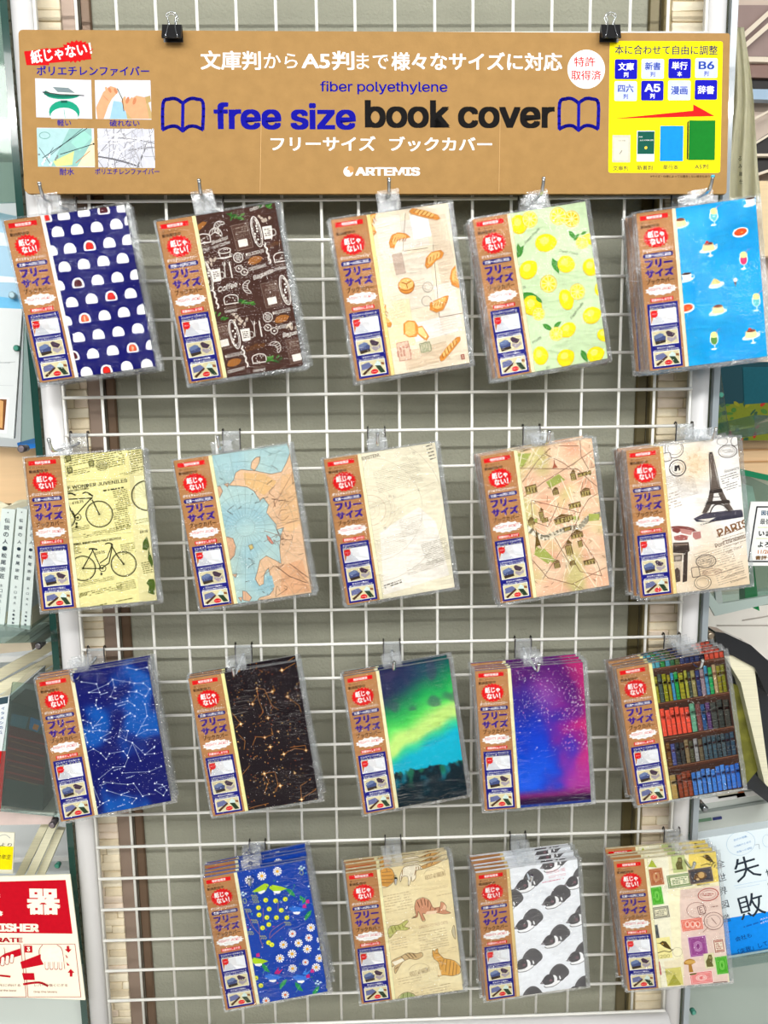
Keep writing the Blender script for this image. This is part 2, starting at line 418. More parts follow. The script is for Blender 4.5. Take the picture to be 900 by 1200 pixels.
pillar('wall_right', .3700, .432)

# ================================================================== wire display panel
P = thing('wire_display_panel', 'white wire grid display panel in a white tubular frame carrying all the book covers', 'display panel')
gv = mesh('vertical_wire', tube_bm([(0, 0, .34), (0, 0, -1.205)], .0021, 8), WIRE)
gh = mesh('horizontal_wire', tube_bm([(-.4505, 0, 0), (.4005, 0, 0)], .0021, 8), WIRE)
for i in range(-9, 9): link('vertical_wire', gv, P, (i * .05 + (.0008 * math.sin(i * 2.3)), .0022, 0))
for r in range(-6, 25): link('horizontal_wire', gh, P, (0, -.0018, -r * .05))
for x0, x1 in ((-.4835, -.4520), (.4010, .4290)):
    pb = tube_bm([((x0 + x1) / 2, 0, .36), ((x0 + x1) / 2, 0, -1.57)], 1.0, 20)
    for v in pb.verts: v.co.x = (x0 + x1) / 2 + (v.co.x - (x0 + x1) / 2) * (x1 - x0) / 2; v.co.y = v.co.y * .016 + .013
    link('frame_post', mesh('frame_post', pb, WHITE_METAL), P)
link('bottom_rail', mesh('bottom_rail', tube_bm([(-.46, 0, -1.221), (.405, 0, -1.221)], .0155, 16), WHITE_METAL), P)
link('top_rail', mesh('top_rail', tube_bm([(-.46, 0, .36), (.405, 0, .36)], .0155, 16), WHITE_METAL), P)
for x in (-.4677, .415):
    link('foot', mesh('foot', box_bm((x, -.02, -1.575), (.05, .46, .045), .012, seg=2), WHITE_METAL), P)

# ================================================================== the cardboard sign
BQ = (-.0233639, -.02245658, .09857343, -.00965664, -.08220799, .00591656)
BW, BH = 890.0, 198.0
SIGN = thing('cardboard_sign', 'long brown cardboard sign with blue and black book cover lettering clipped across the top', 'sign',
             BQ[:3], frame(*BQ[3:]))
SRC = [(20, 36), (854, 38), (853, 229), (30, 225)]
NAVY, BLK, WHT, RED, YEL = (8, 6, 146), (14, 12, 12), (246, 246, 244), (200, 14, 20), (240, 224, 10)
def sign_ink(z=.06): return Ink(BW, BH, z=z).corners(SRC, (-445, 445, -99, 99))
bm = bmesh.new()
rr = []
for (cx, cy, a) in ((445 - 3, 99 - 3, 0), (-445 + 5, 99 - 5, 90), (-445 + 7, -99 + 7, 180), (445 - 3, -99 + 3, 270)):
    r = 3 if cx > 0 else (5 if cy > 0 else 7)
    for k in range(4):
        t = math.radians(a + 30 * k); rr.append(((cx + r * math.cos(t)) / 1000, (cy + r * math.sin(t)) / 1000))
link('board', mesh('board', prism_bm(rr, -.005, 'Z', 0), KRAFT), SIGN)
A = sign_ink()
A.txt('文庫判', 264, 71, 70/.936, 23, WHT, bold=.03); A.txt('から', 322, 71.5, 42, 18, WHT, bold=.01)
A.txt('A5判', 377, 71, 66, 23, WHT, bold=.03); A.txt('まで', 429, 72, 40, 19, WHT, bold=.01)
A.txt('様々な', 484, 72, 70, 22, WHT, bold=.03); A.txt('サイズに対応', 586, 72, 143, 22, WHT, bold=.03)
A.txt('fiber polyethylene', 443, 103, 160, 16, NAVY, bold=.012)
A.txt('free size', 328, 136, 178, 33, NAVY, bold=.035); A.txt('book cover', 533, 134, 240, 34, BLK, bold=.035)
A.txt('フリーサイズ', 373, 168, 132, 18, WHT, bold=.03); A.txt('ブックカバー', 511, 169, 130, 18, WHT, bold=.03)
A.txt('ARTEMIS', 449, 201, 82, 10.5, WHT, bold=.05)
A.ell(403, 201, 6.2, 6.2, WHT); A.ell(405.5, 198.5, 4.3, 4.3, (196, 146, 88)); A.ell(402.6, 201, 2.0, 2.0, WHT)
for bx in (186, 650):                                     # the two open-book marks
    q = lambda x, y: (bx + x, 115 + y)
    w = 46
    A.curve([q(1, 36), q(1, 6), q(8, 1), q(16, 1), q(23.5, 6)], 4.2, NAVY)
    A.curve([q(23.5, 6), q(31, 1), q(39, 1), q(47, 6), q(47, 36)], 4.2, NAVY)
    A.curve([q(1, 36.5), q(9, 33), q(17, 33), q(24, 38)], 4.2, NAVY); A.curve([q(24, 38), q(31, 33), q(39, 33), q(47, 36.5)], 4.2, NAVY)
    A.line([q(23.8, 5), q(23.8, 38)], 4.0, NAVY)
A.txt('ポリエチレンファイバー', 106, 83.5, 139, 12, NAVY, bold=.02)
A.txt('軽い', 74, 143.5, 17, 8, NAVY, bold=.01); A.txt('破れない', 143, 144, 37, 8, NAVY, bold=.01)
A.txt('耐水', 78, 200, 18, 8.5, NAVY, bold=.01); A.txt('ポリエチレンファイバー', 147, 200, 80, 7.6, NAVY, bold=.01)
A.txt('※サイズ・仕様によっては適合しない場合もあります', 800, 208, 84, 3.2, (70, 50, 30))
A.line([(300.6, 134), (300.6, 226)], .5, (222, 182, 128)); A.line([(580.6, 134), (580.6, 226)], .4, (222, 182, 128))
link('lettering', A.build('lettering'), SIGN)
# torn corner layers under the lower left
link('torn_corner', mesh('torn_corner', prism_bm([(-.447, -.066), (-.440, -.062), (-.438, -.092), (-.425, -.0995), (-.43, -.1005), (-.443, -.097)], -.002, 'Z', -.0035), mat('pale_card_core', (240, 226, 200), .9)), SIGN)
A = sign_ink(.12)
A.poly([(27, 62), (54, 57), (56, 77), (30, 77)], RED); A.poly([(27, 61), (100, 53), (104, 70), (30, 77)], RED)
A.star(86, 61, 22, 18, 22, RED, 8, sy=.62)
A.txt('紙じゃない！', 69, 62.5, 76, 16, WHT, rot=9, bold=.035)
o = link('red_burst', A.build('red_burst'), SIGN); o['label'] = 'red starburst with white Japanese lettering'
A = sign_ink(.12); A.ell(682, 81, 23.8, 23.8, WHT, n=40)
A.txt('特許', 680, 72, 27, 12, RED, bold=.02); A.txt('取得済', 682, 88, 38, 12, RED, bold=.02)
o = link('roundel', A.build('roundel'), SIGN); o['label'] = 'white round sticker with red Japanese lettering'
# four small photographs
def photo(c4, lab, draw):
    A = sign_ink(.10); A.poly(c4, (206, 208, 216)); hx = [A.map(*p) for p in c4]
    A.box = (min(p[0] for p in hx), max(p[0] for p in hx), min(p[1] for p in hx), max(p[1] for p in hx)); draw(A)
    o = link('photograph', A.build('photograph'), SIGN); o['label'] = lab
def f1(A):
    GR = (26, 150, 118)
    A.ell(72, 111, 21, 5.5, GR); A.ell(72, 109, 24, 6, (18, 104, 84)); A.poly([(48, 104), (54, 100), (100, 102), (97, 111), (60, 110)], (226, 226, 222))
    A.poly([(60, 102), (78, 103), (86, 109), (66, 108)], (120, 136, 140)); A.poly([(88, 103), (100, 103), (97, 111), (90, 111)], (240, 240, 236))
    A.line([(49, 108), (70, 111), (96, 112)], 1.2, (60, 60, 66)); A.ell(74, 131, 19, 14, GR); A.ell(74, 136, 17, 10.5, (214, 228, 232)); A.rect(73.5, 119, 8, 3, (18, 90, 76)); A.line([(73.5, 128), (75, 138)], .6, GR)
photo([(40, 92), (104, 94), (106, 139), (42, 137)], 'small photograph of a green scale with a book on it', f1)
SK, SK2 = (224, 160, 120), (196, 126, 88)
def f2(A):
    A.rect(142, 116, 66, 46, (208, 210, 218)); A.poly([(125, 139), (168, 114), (176, 139)], (186, 160, 110)); A.poly([(126, 139), (130, 118), (142, 120), (146, 139)], (150, 190, 216))
    A.poly([(150, 118), (172, 112), (173, 119), (160, 124)], (176, 150, 96)); A.poly([(112, 139), (110, 126), (118, 108), (126, 101), (133, 103), (135, 108), (128, 116), (124, 124), (119, 139)], SK)
    A.poly([(150, 116), (156, 112), (166, 114), (168, 124), (171, 139), (152, 139), (142, 128), (139, 118)], SK)
    for k in range(4): A.ell(122 + k * 3.4, 105 + k * .6, 1.7, 3.6, SK2 if k % 2 else SK, 25); A.ell(142 + k * 4, 117 + k * .5, 2.0, 4.4, SK2 if k % 2 else SK, -20)
    A.line([(134, 104), (140, 116), (142, 130)], 1.0, (70, 80, 40)); A.line([(118, 112), (124, 118)], .6, SK2)
photo([(108, 94), (172, 95), (174, 140), (110, 139)], 'small photograph of two hands pulling at a cover', f2)
def f3(A):
    A.rect(76, 172, 66, 46, (140, 186, 180)); A.poly([(42, 150), (80, 150), (60, 194), (44, 194)], (168, 204, 206)); A.poly([(90, 194), (110, 158), (110, 194)], (226, 216, 180))
    A.poly([(82, 166), (96, 152), (106, 160), (92, 176)], (150, 206, 192)); A.poly([(62, 188), (86, 176), (84, 192), (66, 194)], (204, 224, 140))
    A.ring(52, 158, 6.5, 4, .8, (110, 160, 150)); A.line([(50, 184), (100, 150)], .9, (40, 50, 56)); A.line([(55, 184), (95, 150)], .6, (40, 50, 56)); A.line([(70, 180), (108, 168)], .9, (20, 24, 30))
    A.line([(46, 172), (60, 192)], .7, (60, 70, 80)); A.line([(62, 172), (50, 192)], .6, (60, 70, 80)); A.line([(88, 190), (104, 176)], .8, (180, 110, 60)); A.ell(108, 168, 1.2, 1.2, (20, 20, 30))
    for k in range(12): A.ell(46 + (k * 7) % 22, 180 + (k * 5) % 13, 1.6, 1.1, (240, 246, 248) if k % 3 else (120, 130, 130), k * 30)
photo([(43, 149), (108, 150), (110, 195), (45, 194)], 'small photograph of pens and water drops', f3)
def f4(A):
    R = random.Random(5); A.rect(145, 173, 68, 46, (200, 202, 212))
    for k in range(46):
        a = R.uniform(0, 3.14); cx, cy = R.uniform(112, 178), R.uniform(150, 195); L = R.uniform(12, 40); g = R.choice((130, 150, 170, 226, 236, 110))
        A.curve([(cx - L * math.cos(a), cy - L * math.sin(a)), (cx + R.uniform(-4, 4), cy + R.uniform(-4, 4)), (cx + L * math.cos(a), cy + L * math.sin(a))], R.choice((.4, .6, 1.0, 2.0)), (g, g, g + 5))
    for k in range(5): A.line([(152 + k * 3, 150), (150 + k * 4, 196)], .8, (176 + k * 6, 178 + k * 6, 188 + k * 6))
photo([(112, 150), (177, 151), (179, 196), (114, 195)], 'small photograph of fine white fibres', f4)
# yellow size chart
A = sign_ink(.10); A.rrect(777.5, 126, 144, 162, 3, YEL); A.txt('本に合わせて自由に調整', 777.5, 58, 131, 11.5, (20, 28, 90), bold=.018)
A.poly([(715, 139.5), (811, 130), (811, 122.5), (837, 136.5)], (222, 26, 22))
A.txt('文庫判', 725, 198, 19.5, 6, (24, 30, 60), bold=.01); A.txt('新書判', 754, 197.5, 19.5, 6, (24, 30, 60), bold=.01)
A.txt('単行本', 785, 197, 19.5, 6, (24, 30, 60), bold=.01); A.txt('A5判', 822, 196.5, 17, 6, (24, 30, 60), bold=.01)
A.rrect(725.5, 175, 23, 33.5, .6, (200, 196, 180)); A.rrect(725.3, 175.2, 19.5, 29, 2, (196, 190, 168)); A.rrect(725.3, 175.2, 18.7, 28.2, 1.8, (212, 208, 192))
A.txt('文庫', 726, 165.5, 10, 1.6, (120, 116, 100)); A.line([(723.4, 181.5), (726.3, 177)], .6, (60, 60, 50))
A.rrect(754.5, 172, 22.5, 38, .4, (222, 232, 242)); A.rect(754.8, 168, 21.5, 28, (16, 84, 70)); A.txt('あなたと新書の時間', 755.5, 165, 17, 1.9, WHT); A.txt('新書', 748.5, 161, 5, 1.2, WHT); A.ell(754.8, 174, 1.9, 1.9, (222, 196, 70))
A.rect(785.5, 169, 29, 43.5, (16, 140, 220)); A.rect(799.5, 169, .5, 43.5, (40, 170, 240))
A.poly([(804, 144), (806, 141.5), (806, 189), (804, 187)], (60, 70, 30)); A.rect(822.3, 165.2, 33.5, 49, (14, 120, 34)); A.rect(806.8, 165.2, .7, 49, (10, 90, 30))
CH = link('size_chart', A.build('size_chart'), SIGN); CH['label'] = 'yellow size chart with a red arrow and four books'
for i, (x, y, a, b, dark) in enumerate(((729.5, 81, '文庫', '判', 1), (761.5, 80.5, '新書', '判', 0), (793.8, 80, '単行', '本', 1), (826, 79.5, 'B6', '判', 0),
                                      (729.5, 106.8, '四六', '判', 0), (761.5, 106.3, 'A5', '判', 1), (793.8, 106, '漫画', '', 0), (826, 105.3, '辞書', '', 1))):
    A = sign_ink(.30); bg, fg = ((18, 18, 176), WHT) if dark else ((196, 204, 240), (34, 66, 160))
    A.rrect(x, y, 28.6, 24.2, 2, bg)
    if b: A.txt(a, x, y - 3.2, 20, 9.5, fg, bold=.03); A.txt(b, x, y + 6.4, 6, 6.2, fg, bold=.02)
    else: A.txt(a, x, y, 21, 10.2, fg, bold=.03)
    o = link('size_tile', A.build('size_tile'), CH)

# binder clips holding the sign
def clip(px, lab):
    p = at(px, 38, -.024)
    t = thing('binder_clip', lab, 'clip', (p.x, p.y, p.z), frame(-.0097, -.08, 0), 'binder clips on the sign')
    b = bmesh.new()
    prof = [(-.0045, -.0095), (-.0060, -.0085), (-.0018, .0085), (.0018, .0085), (.0060, -.0085), (.0045, -.0095), (.0008, .0068), (-.0008, .0068)]
    b = prism_bm([(y_, z_) for y_, z_ in prof], .024, 'X', -.012)
    M3 = Matrix(((1, 0, 0), (0, 0, 1), (0, -1, 0)))
    for v in b.verts: x_, y_, z_ = v.co; v.co = (x_, z_, -y_)
    bmesh.ops.recalc_face_normals(b, faces=b.faces[:])
    link('clip_body', mesh('clip_body', b, BLACK), t)
    for s in (1, -1):
        loop = smooth([(-.0075, -.0078), (-.0052, .0005), (-.0042, .009), (-.0046, .0145), (-.0066, .0185), (-.0045, .0215), (0, .0228), (.0045, .0215), (.0066, .0185), (.0046, .0145), (.0042, .009), (.0052, .0005), (.0075, -.0078)])
        pts = [(x_, y_, s * (.0062 - .0035 * sstep(-.008, .012, y_))) for x_, y_ in loop]
        link('handle', mesh('handle', tube_bm(pts, .0006, 6), CHROME), t)
    b = tube_bm([(-.0095, -.0090, .0062), (-.0048, -.0090, .0064)], .0011, 8, None); tube_bm([(.0048, -.0090, .0064), (.0095, -.0090, .0062)], .0011, 8, b)
    link('spring_edge', mesh('spring_edge', b, BLACK), t)
clip(202, 'black binder clip on the sign above the left Japanese headline')
clip(715, 'black binder clip on the sign above the yellow size chart')

# ================================================================== book cover packs
W, H = 144.0, 194.0
BD = 43.0                                   # width of the kraft paper band
def band_mesh():
    A = Ink(W, H, (-W/2, -W/2 + BD, -H/2, H/2), z=.62, step=.004).topleft()
    A.fill((184, 132, 84)); c = 21.5
    PB, RD = (62, 34, 140), (222, 22, 26)
    A.rect(20.5, 6.8, 34, 5.6, RD); A.txt('特許取得済', 21, 6.8, 19, 3.8, WHT, bold=.03)
    A.txt('使い方サイト', 13.5, 12.8, 19, 3, (60, 34, 14)); A.txt('動画配信中', 14.5, 17.2, 23, 4.2, (50, 26, 10), bold=.03)
    A.star(c - .5, 31.5, 16.2, 13.6, 20, RD, sy=.82); A.txt('紙じゃ', c - .5, 27.5, 20, 8, WHT, bold=.05); A.txt('ない！', c + .5, 36, 18, 8, WHT, bold=.05)
    A.txt('ポリエチレンファイバー', c, 46.2, 37, 3.9, WHT, bold=.03)
    A.rrect(c, 53, 37, 5.6, 2.6, (28, 26, 120)); A.txt('文庫〜A5判に対応', c, 53, 32, 3.9, WHT, bold=.03)
    A.txt('フリー', c, 63, 34, 10.5, PB, bold=.095); A.txt('サイズ', c, 74.5, 35, 10.5, PB, bold=.095)
    A.txt('ブックカバー', c, 84.5, 34, 6.5, (50, 22, 12), bold=.03)
    cl = [(c + (18.6 + 1.5 * math.cos(k * math.pi)) * math.cos(2 * math.pi * k / 26), (6.4 + .8 * math.cos(k * math.pi)) * math.sin(2 * math.pi * k / 26)) for k in range(26)]
    A.shape(c, 95.5, [(x - c, y) for x, y in cl], WHT); A.txt('MIGHTY JACKET', c, 94.4, 31, 3.6, (214, 60, 60), bold=.01)
    A.txt('マイティジャケット', c, 98.4, 17, 1.7, (90, 60, 60)); A.txt('フリーサイズ', c + 7, 101, 9, 1.5, (90, 70, 150))
    A.rect(c, 107.5, 28, 4.6, RD); A.txt('同素材のしおり付', c, 107.5, 25, 3.5, WHT, bold=.03)
    A.rect(c, 152, 37.5, 80.5, (26, 28, 132))
    lab = (('どんなサイズの本にも', 'ぴったり フィット'), ('しおりにもなるフリーサイズ', '折り返してサイズを調整'), ('折るだけで簡単に', '本にあわせて巻くだけです'))
    for k, y in enumerate((127.5, 153.5, 179.5)):
        A.txt(lab[k][0], c, y - 12.6, 31 if k != 2 else 22, 2.5, WHT, bold=.02); A.txt(lab[k][1], c, y - 9.4, 31, 2.5, WHT if k else (240, 240, 180), bold=.02)
        A.rect(c, y + 1, 32.5, 18.4, (240, 240, 240)); A.rect(c, y + 1, 31, 17, (222, 212, 170) if k else (226, 226, 228))
        p = lambda pts, col: A.shape(c, y + 1, pts, col)
        if k == 0:
            p([(-15.5, 8.5), (-6, 8.5), (-10, 0), (-7, -8.5), (-15.5, -8.5)], (186, 116, 60)); p([(-15.5, -8.5), (-12, 1), (15.5, -8.5)], (244, 244, 246)); p([(-12, 1), (-6, 3), (3, -8.5), (-15, -8.5)], (210, 212, 218)); p([(4, 8.5), (15.5, 8.5), (15.5, -6), (4, -2)], (236, 238, 242))
            A.star(10.5, y - 3, 5, 4, 9, RD); A.txt('フリー', 10.5, y - 3, 6, 1.8, WHT)
        elif k == 1:
            p([(-14, 1), (-4, 4), (1, 1), (0, -4), (-12, -7)], (70, 82, 130)); p([(-14, 3), (-6, 6), (-1, 4), (-4, 1), (-12, -1)], (110, 128, 170)); p([(-13, -4), (0, -3), (1, -6), (-12, -8)], (60, 48, 40))
            p([(1, 6), (4, 8), (13, 3), (9, -1), (3, 1)], (74, 56, 74)); p([(3, 0), (10, -2), (13, 1), (14, -3), (7, -7), (2, -3)], (170, 160, 170))
        else:
            p([(-14, 5), (-4, 7), (0, 3), (-6, -1), (-14, -2)], (110, 116, 160)); p([(-14, -6), (0, 3), (1, 1), (-12, -8.5)], (80, 52, 34)); p([(2, 2), (7, 8), (12, 3), (9, 0)], (214, 232, 226)); p([(3, 2), (10, 1), (15, -8), (9, -8)], (44, 66, 46)); p([(11, 5), (15, 4), (15, 1), (11, 2)], (150, 96, 50))
            A.ell(23, y + 6.5, 4.6, 3, RD); A.txt('ワンタッチ', 23, y + 6.5, 7, 1.6, WHT)
    t = .55
    x0, x1, y0, y1 = -W/2 - .6, -W/2 + BD, -H/2 + .3, H/2 - .3
    body = slab_extra(0, 0, t, (184, 132, 84), .62, (x0, x1, y0, y1))
    wrap = slab_extra(0, 0, 4.9, (176, 124, 78), .62, (x0, x0 + .5, y0, y1)); back = slab_extra(0, 0, .5, (176, 124, 78), -3.9, (x0, x1 - 4, y0, y1))
    return A.build('paper_band', [body, wrap, back])
BAND = band_mesh()
def sleeve_mesh(seed, hx, tabh):
    """bag of clear film: wavy front, crumpled edges, header tab with the hang hole; local mm"""
    R = random.Random(seed); bm = bmesh.new(); nx, ny = 22, 28
    x0, x1, y0, y1 = -W/2 - 3.2, W/2 + 6.0, -H/2 - 3.2, H/2 + 2.4
    vs = []
    cut = lambda i, n, lo, hi, a, b: lo if i == 0 else (hi if i == n else a + (b - a) * (i - 1) / (n - 2))
    for j in range(ny + 1):
        for i in range(nx + 1):
            x = cut(i, nx, x0, x1, -W/2 - .4, W/2 + .6); y = cut(j, ny, y0, y1, -H/2 - .4, H/2 + .4)
            e = max(0, 1 - min((x1 - x) / 14, 1)) + max(0, 1 - min((x - x0) / 9, 1)) + .6 * max(0, 1 - min((y - y0) / 10, 1))
            z = 1.6 + .55 * nz(x * .035 + seed, y * .02, 3) + .35 * nz(x * .12, y * .10 + seed, 9) + e * (1.3 * nz(x * .10 + seed, y * .16, 1) - .9)
            inside = abs(x) < W/2 + .5 and abs(y) < H/2 + .5
            if inside: z = max(z, .95)
            wob = 1.2 * nz(y * .09, seed, 5) if i in (0, nx) else 0; wy = 1.0 * nz(x * .07, seed + 3, 5) if j in (0, ny) else 0
            vs.append(bm.verts.new(((x + wob) / 1000, (y + wy) / 1000, z / 1000)))
    for j in range(ny):
        for i in range(nx):
            a = j * (nx + 1) + i; f = bm.faces.new((vs[a], vs[a + 1], vs[a + nx + 2], vs[a + nx + 1])); f.smooth = True
            f.material_index = 1 if (i in (0, nx - 1) or j in (0, ny - 1)) else 0
    # back film edge peeping out at the right and below
    for (a0, b0, a1, b1) in ((W/2 + .5, -H/2 - 4, W/2 + 7.5, H/2 + 1), (-W/2 - 4.5, -H/2 - 5.5, W/2 + 7, -H/2 + 2), (-W/2 - 4.8, -H/2 - 4, -W/2, H/2 + 2)):
        n = 18; vert = (b1 - b0) > (a1 - a0); rows = []
        for k in range(n + 1):
            t = k / n
            p = [(a0, b0 + (b1 - b0) * t), (a1 + 1.6 * nz(t * 9, seed, 2), b0 + (b1 - b0) * t)] if vert else [(a0 + (a1 - a0) * t, b0 + 1.3 * nz(t * 9, seed, 2)), (a0 + (a1 - a0) * t, b1)]
            rows.append([bm.verts.new((q[0] / 1000, q[1] / 1000, (-3.4 + 1.4 * nz(q[0] * .1, q[1] * .13, seed + m_)) / 1000)) for m_, q in enumerate(p)])
        for k in range(n):
            f = bm.faces.new((rows[k][0], rows[k][1], rows[k + 1][1], rows[k + 1][0])); f.material_index = 1
    me = mesh('bag', bm, [FILM, SEAM]); return me
def tab_mesh(hx, tabh):
    """header tab above the bag: a clear strip with the punched hole the prong goes through"""
    bm = bmesh.new(); n = 16; R0 = 3.0; w = 13.0; y0 = H/2 + 1.0; y1 = H/2 + tabh; cy = y1 - 6.5; z = .4
    inner = [bm.verts.new(((hx + R0 * math.cos(2 * math.pi * k / n)) / 1000, (cy + R0 * math.sin(2 * math.pi * k / n)) / 1000, z / 1000)) for k in range(n)]
    outer = []
    for k in range(n):
        c_, s_ = math.cos(2 * math.pi * k / n), math.sin(2 * math.pi * k / n); m = max(abs(c_), abs(s_)); X = hx + w * c_ / m
        Y = cy + (y1 - cy) * s_ / m if s_ > 0 else cy + (cy - y0) * s_ / m
        outer.append(bm.verts.new((X / 1000, Y / 1000, (z + .8 * nz(X * .2, Y * .2, hx)) / 1000)))
    for k in range(n): bm.faces.new((inner[k], inner[(k + 1) % n], outer[(k + 1) % n], outer[k])).smooth = True
    return mesh('hang_tab', bm, TAB)
SLEEVES = [sleeve_mesh(11 + 7 * k, 0, 0) for k in range(5)]
DR = math.radians
# name, label core, pose(x,y,z,theta,pitch,yaw), number of packs behind, hook x, wire row
POSES = [(-.3932, -.0681, -.1254, .1277, .04, -.0327), (-.2088, -.0755, -.1284, .1417, .0626, .0218), (.0013, -.0748, -.128, .1443, .0257, -.0628), (.1751, -.0734, -.1266, .1664, -.0207, -.0979), (.3755, -.0767, -.123, .1079, -.0519, .0834),
         (-.3967, -.0814, -.4166, .0666, -.087, -.0404), (-.2042, -.0812, -.4176, .1218, .0181, -.0307), (-.0163, -.0664, -.4195, .1332, .0192, -.0489), (.1832, -.0813, -.417, .143, -.007, -.0125), (.3714, -.0763, -.4165, .1103, -.0642, .0143),
         (-.4023, -.0736, -.7034, .1307, -.0842, -.0961), (-.204, -.0687, -.7089, .1338, -.0536, -.0146), (.0016, -.0599, -.7143, .1235, -.0719, -.0888), (.172, -.0797, -.7107, .0644, -.0698, .0174), (.3707, -.0807, -.704, .1624, -.0573, .0363),
         (-.2, -.0657, -1.0015, .1407, -.0935, -.03), (-.0041, -.0738, -.9978, .0975, -.0613, -.0215), (.1741, -.0763, -.9998, .0801, -.0295, -.0531), (.38, -.0592, -1.0063, .1101, -.0926, .074)]
HOOKX = [-.425, -.237, -.014, .17, .372, -.432, -.228, -.032, .18, .391, -.43, -.224, -.015, .172, .386, -.216, -.017, .168, .398]
ROW = [0] * 5 + [6] * 5 + [12] * 5 + [18] * 4
BEHIND = [1, 2, 1, 3, 4, 1, 1, 1, 3, 4, 2, 2, 2, 3, 4, 4, 3, 4, 3]
# a crop frame for drawing each pattern: origin, scale and the four corners of the sheet in the photograph
FR = [((0,220),4,[(3.5,259.5),(147.5,239.5),(180.5,428.7),(48.7,448)]), ((170,220),4,[(182.5,261.3),(323,237),(354.5,428.7),(223,448)]),
 ((350,220),4,[(387.5,257.5),(525,238),(550,425.5),(420,446)]), ((525,220),4,[(554.5,257.5),(685,235.5),(712,421),(584.5,443)]),
 ((710,210),4.737,[(744.8,251),(886,230.7),(899,418),(762.8,434)]), ((0,500),4,[(29.5,538.8),(166,525),(184,704),(48.8,715)]),
 ((180,500),4,[(203.7,539.5),(337.5,522),(366,694),(235,713.7)]), ((350,500),4,[(380,539.5),(510,517),(531,689),(408.7,708.7)]),
 ((530,490),4,[(562.5,534.5),(693.7,513.7),(713.7,685.7),(587.5,707)]), ((700,490),4.5,[(734.4,529),(863,511),(879,685.5),(750.7,700)]),
 ((0,740),4,[(42.5,796),(172.5,775),(200,937.5),(72.5,963.7)]), ((190,740),4,[(222,794.5),(346,776),(373.7,936),(250,957)]),
 ((370,740),4,[(404.5,792),(524.5,772.5),(547.5,931),(427,954.5)]), ((530,740),4,[(557,786),(682.5,776),(693,940),(568.7,950)]),
 ((700,740),4.5,[(722.2,783),(847.8,763),(871,923),(747,944)]), ((200,960),4,[(238.7,1030.5),(357.5,1006),(383,1163),(265.5,1182.5)]),
 ((370,960),4,[(406,1023.7),(525,1007),(543,1160),(423.7,1176)]), ((530,960),4,[(558,1023.7),(676,1006),(687,1156),(570,1172.5)]),
 ((690,960),4.2857,[(720.3,1008),(837,999.7),(856,1150),(735.5,1161)])]
def cover_ink(i):
    (ox, oy), s, cs = FR[i]; A = Ink(W, H, (-W/2 + 8, W/2, -H/2, H/2), z=.02, step=.0012 )
    b = (-W/2, W/2, -H/2, H/2)
    A.k = (.93, 1.0, 1.07, 1.13)[(0 if i < 5 else 1 if i < 10 else 2 if i < 15 else 3)]; A.corners([((x - ox) * s, (y - oy) * s) for x, y in cs], b); return A
def cover_mesh(i, A, side):
    body = slab_extra(0, 0, 3.4, side, .0, (-W/2, W/2, -H/2, H/2))
    return A.build('folded_cover', [body], INK)

# ---- the nineteen printed patterns, each drawn from its own crop of the sheet
def flap(A, c=(244, 238, 196)):
    A.rawpoly([(-W/2 + BD - 2, -H/2), (-W/2 + BD + 4.2, -H/2), (-W/2 + BD + 4.2, H/2), (-W/2 + BD - 2, H/2)], c)
    A.rawpoly([(-W/2 + BD + 4.2, -H/2), (-W/2 + BD + 4.7, -H/2), (-W/2 + BD + 4.7, H/2), (-W/2 + BD + 4.2, H/2)], tuple(int(x * .8) for x in c))
def art_domes(A):
    A.fill((16, 16, 104)); dome = [(-8, -3.5), (-7.2, -5.8), (-5.5, -6.4), (5.5, -6.4), (7.2, -5.8), (8, -3.5), (7.6, 0), (6.2, 3.6), (3.4, 5.9), (0, 6.6), (-3.4, 5.9), (-6.2, 3.6), (-7.6, 0)]
    pts = [(270,210,0),(362,198,0),(457,186,0),(550,172,0),(240,302,0),(328,290,0),(422,277,1),(516,262,0),(606,248,0),(303,378,0),(394,365,0),(487,350,0),(578,337,0),(275,468,0),(367,455,2),(459,440,0),(552,427,0),(640,414,0),(338,545,0),(430,528,0),(522,515,1),(613,502,0),(310,632,0),(398,618,3),(490,605,0),(580,590,0),(668,577,0),(370,706,0),(461,692,0),(553,679,0),(644,664,0),(345,790,2),(435,780,0),(526,765,0),(618,752,3),(706,738,0),(405,862,0),(497,852,1),(590,835,0),(682,825,0),(298,128,0),(395,112,0),(490,100,2),(582,90,0),(212,140,1),(618,152,0),(716,650,0)]
    for x, y, k in pts:
        A.shape(x, y + 1.5, dome, (70, 66, 130), -2, 1.06); A.shape(x, y, dome, (246, 246, 244), -2)
        if k:
            c1, c2 = {1: ((150, 14, 20), (236, 44, 34)), 2: ((90, 50, 56), (84, 22, 34)), 3: ((200, 60, 40), (246, 108, 70))}[k]
            inner = [(p[0] * .66, p[1] * .72 - .3) for p in dome]; A.shape(x, y, inner, c1); A.shape(x, y, [(p[0] * .82, p[1] * .84) for p in inner], c2)
            if k == 3: A.ell(x, y + 4, 1.2, 3.2, (255, 190, 150))
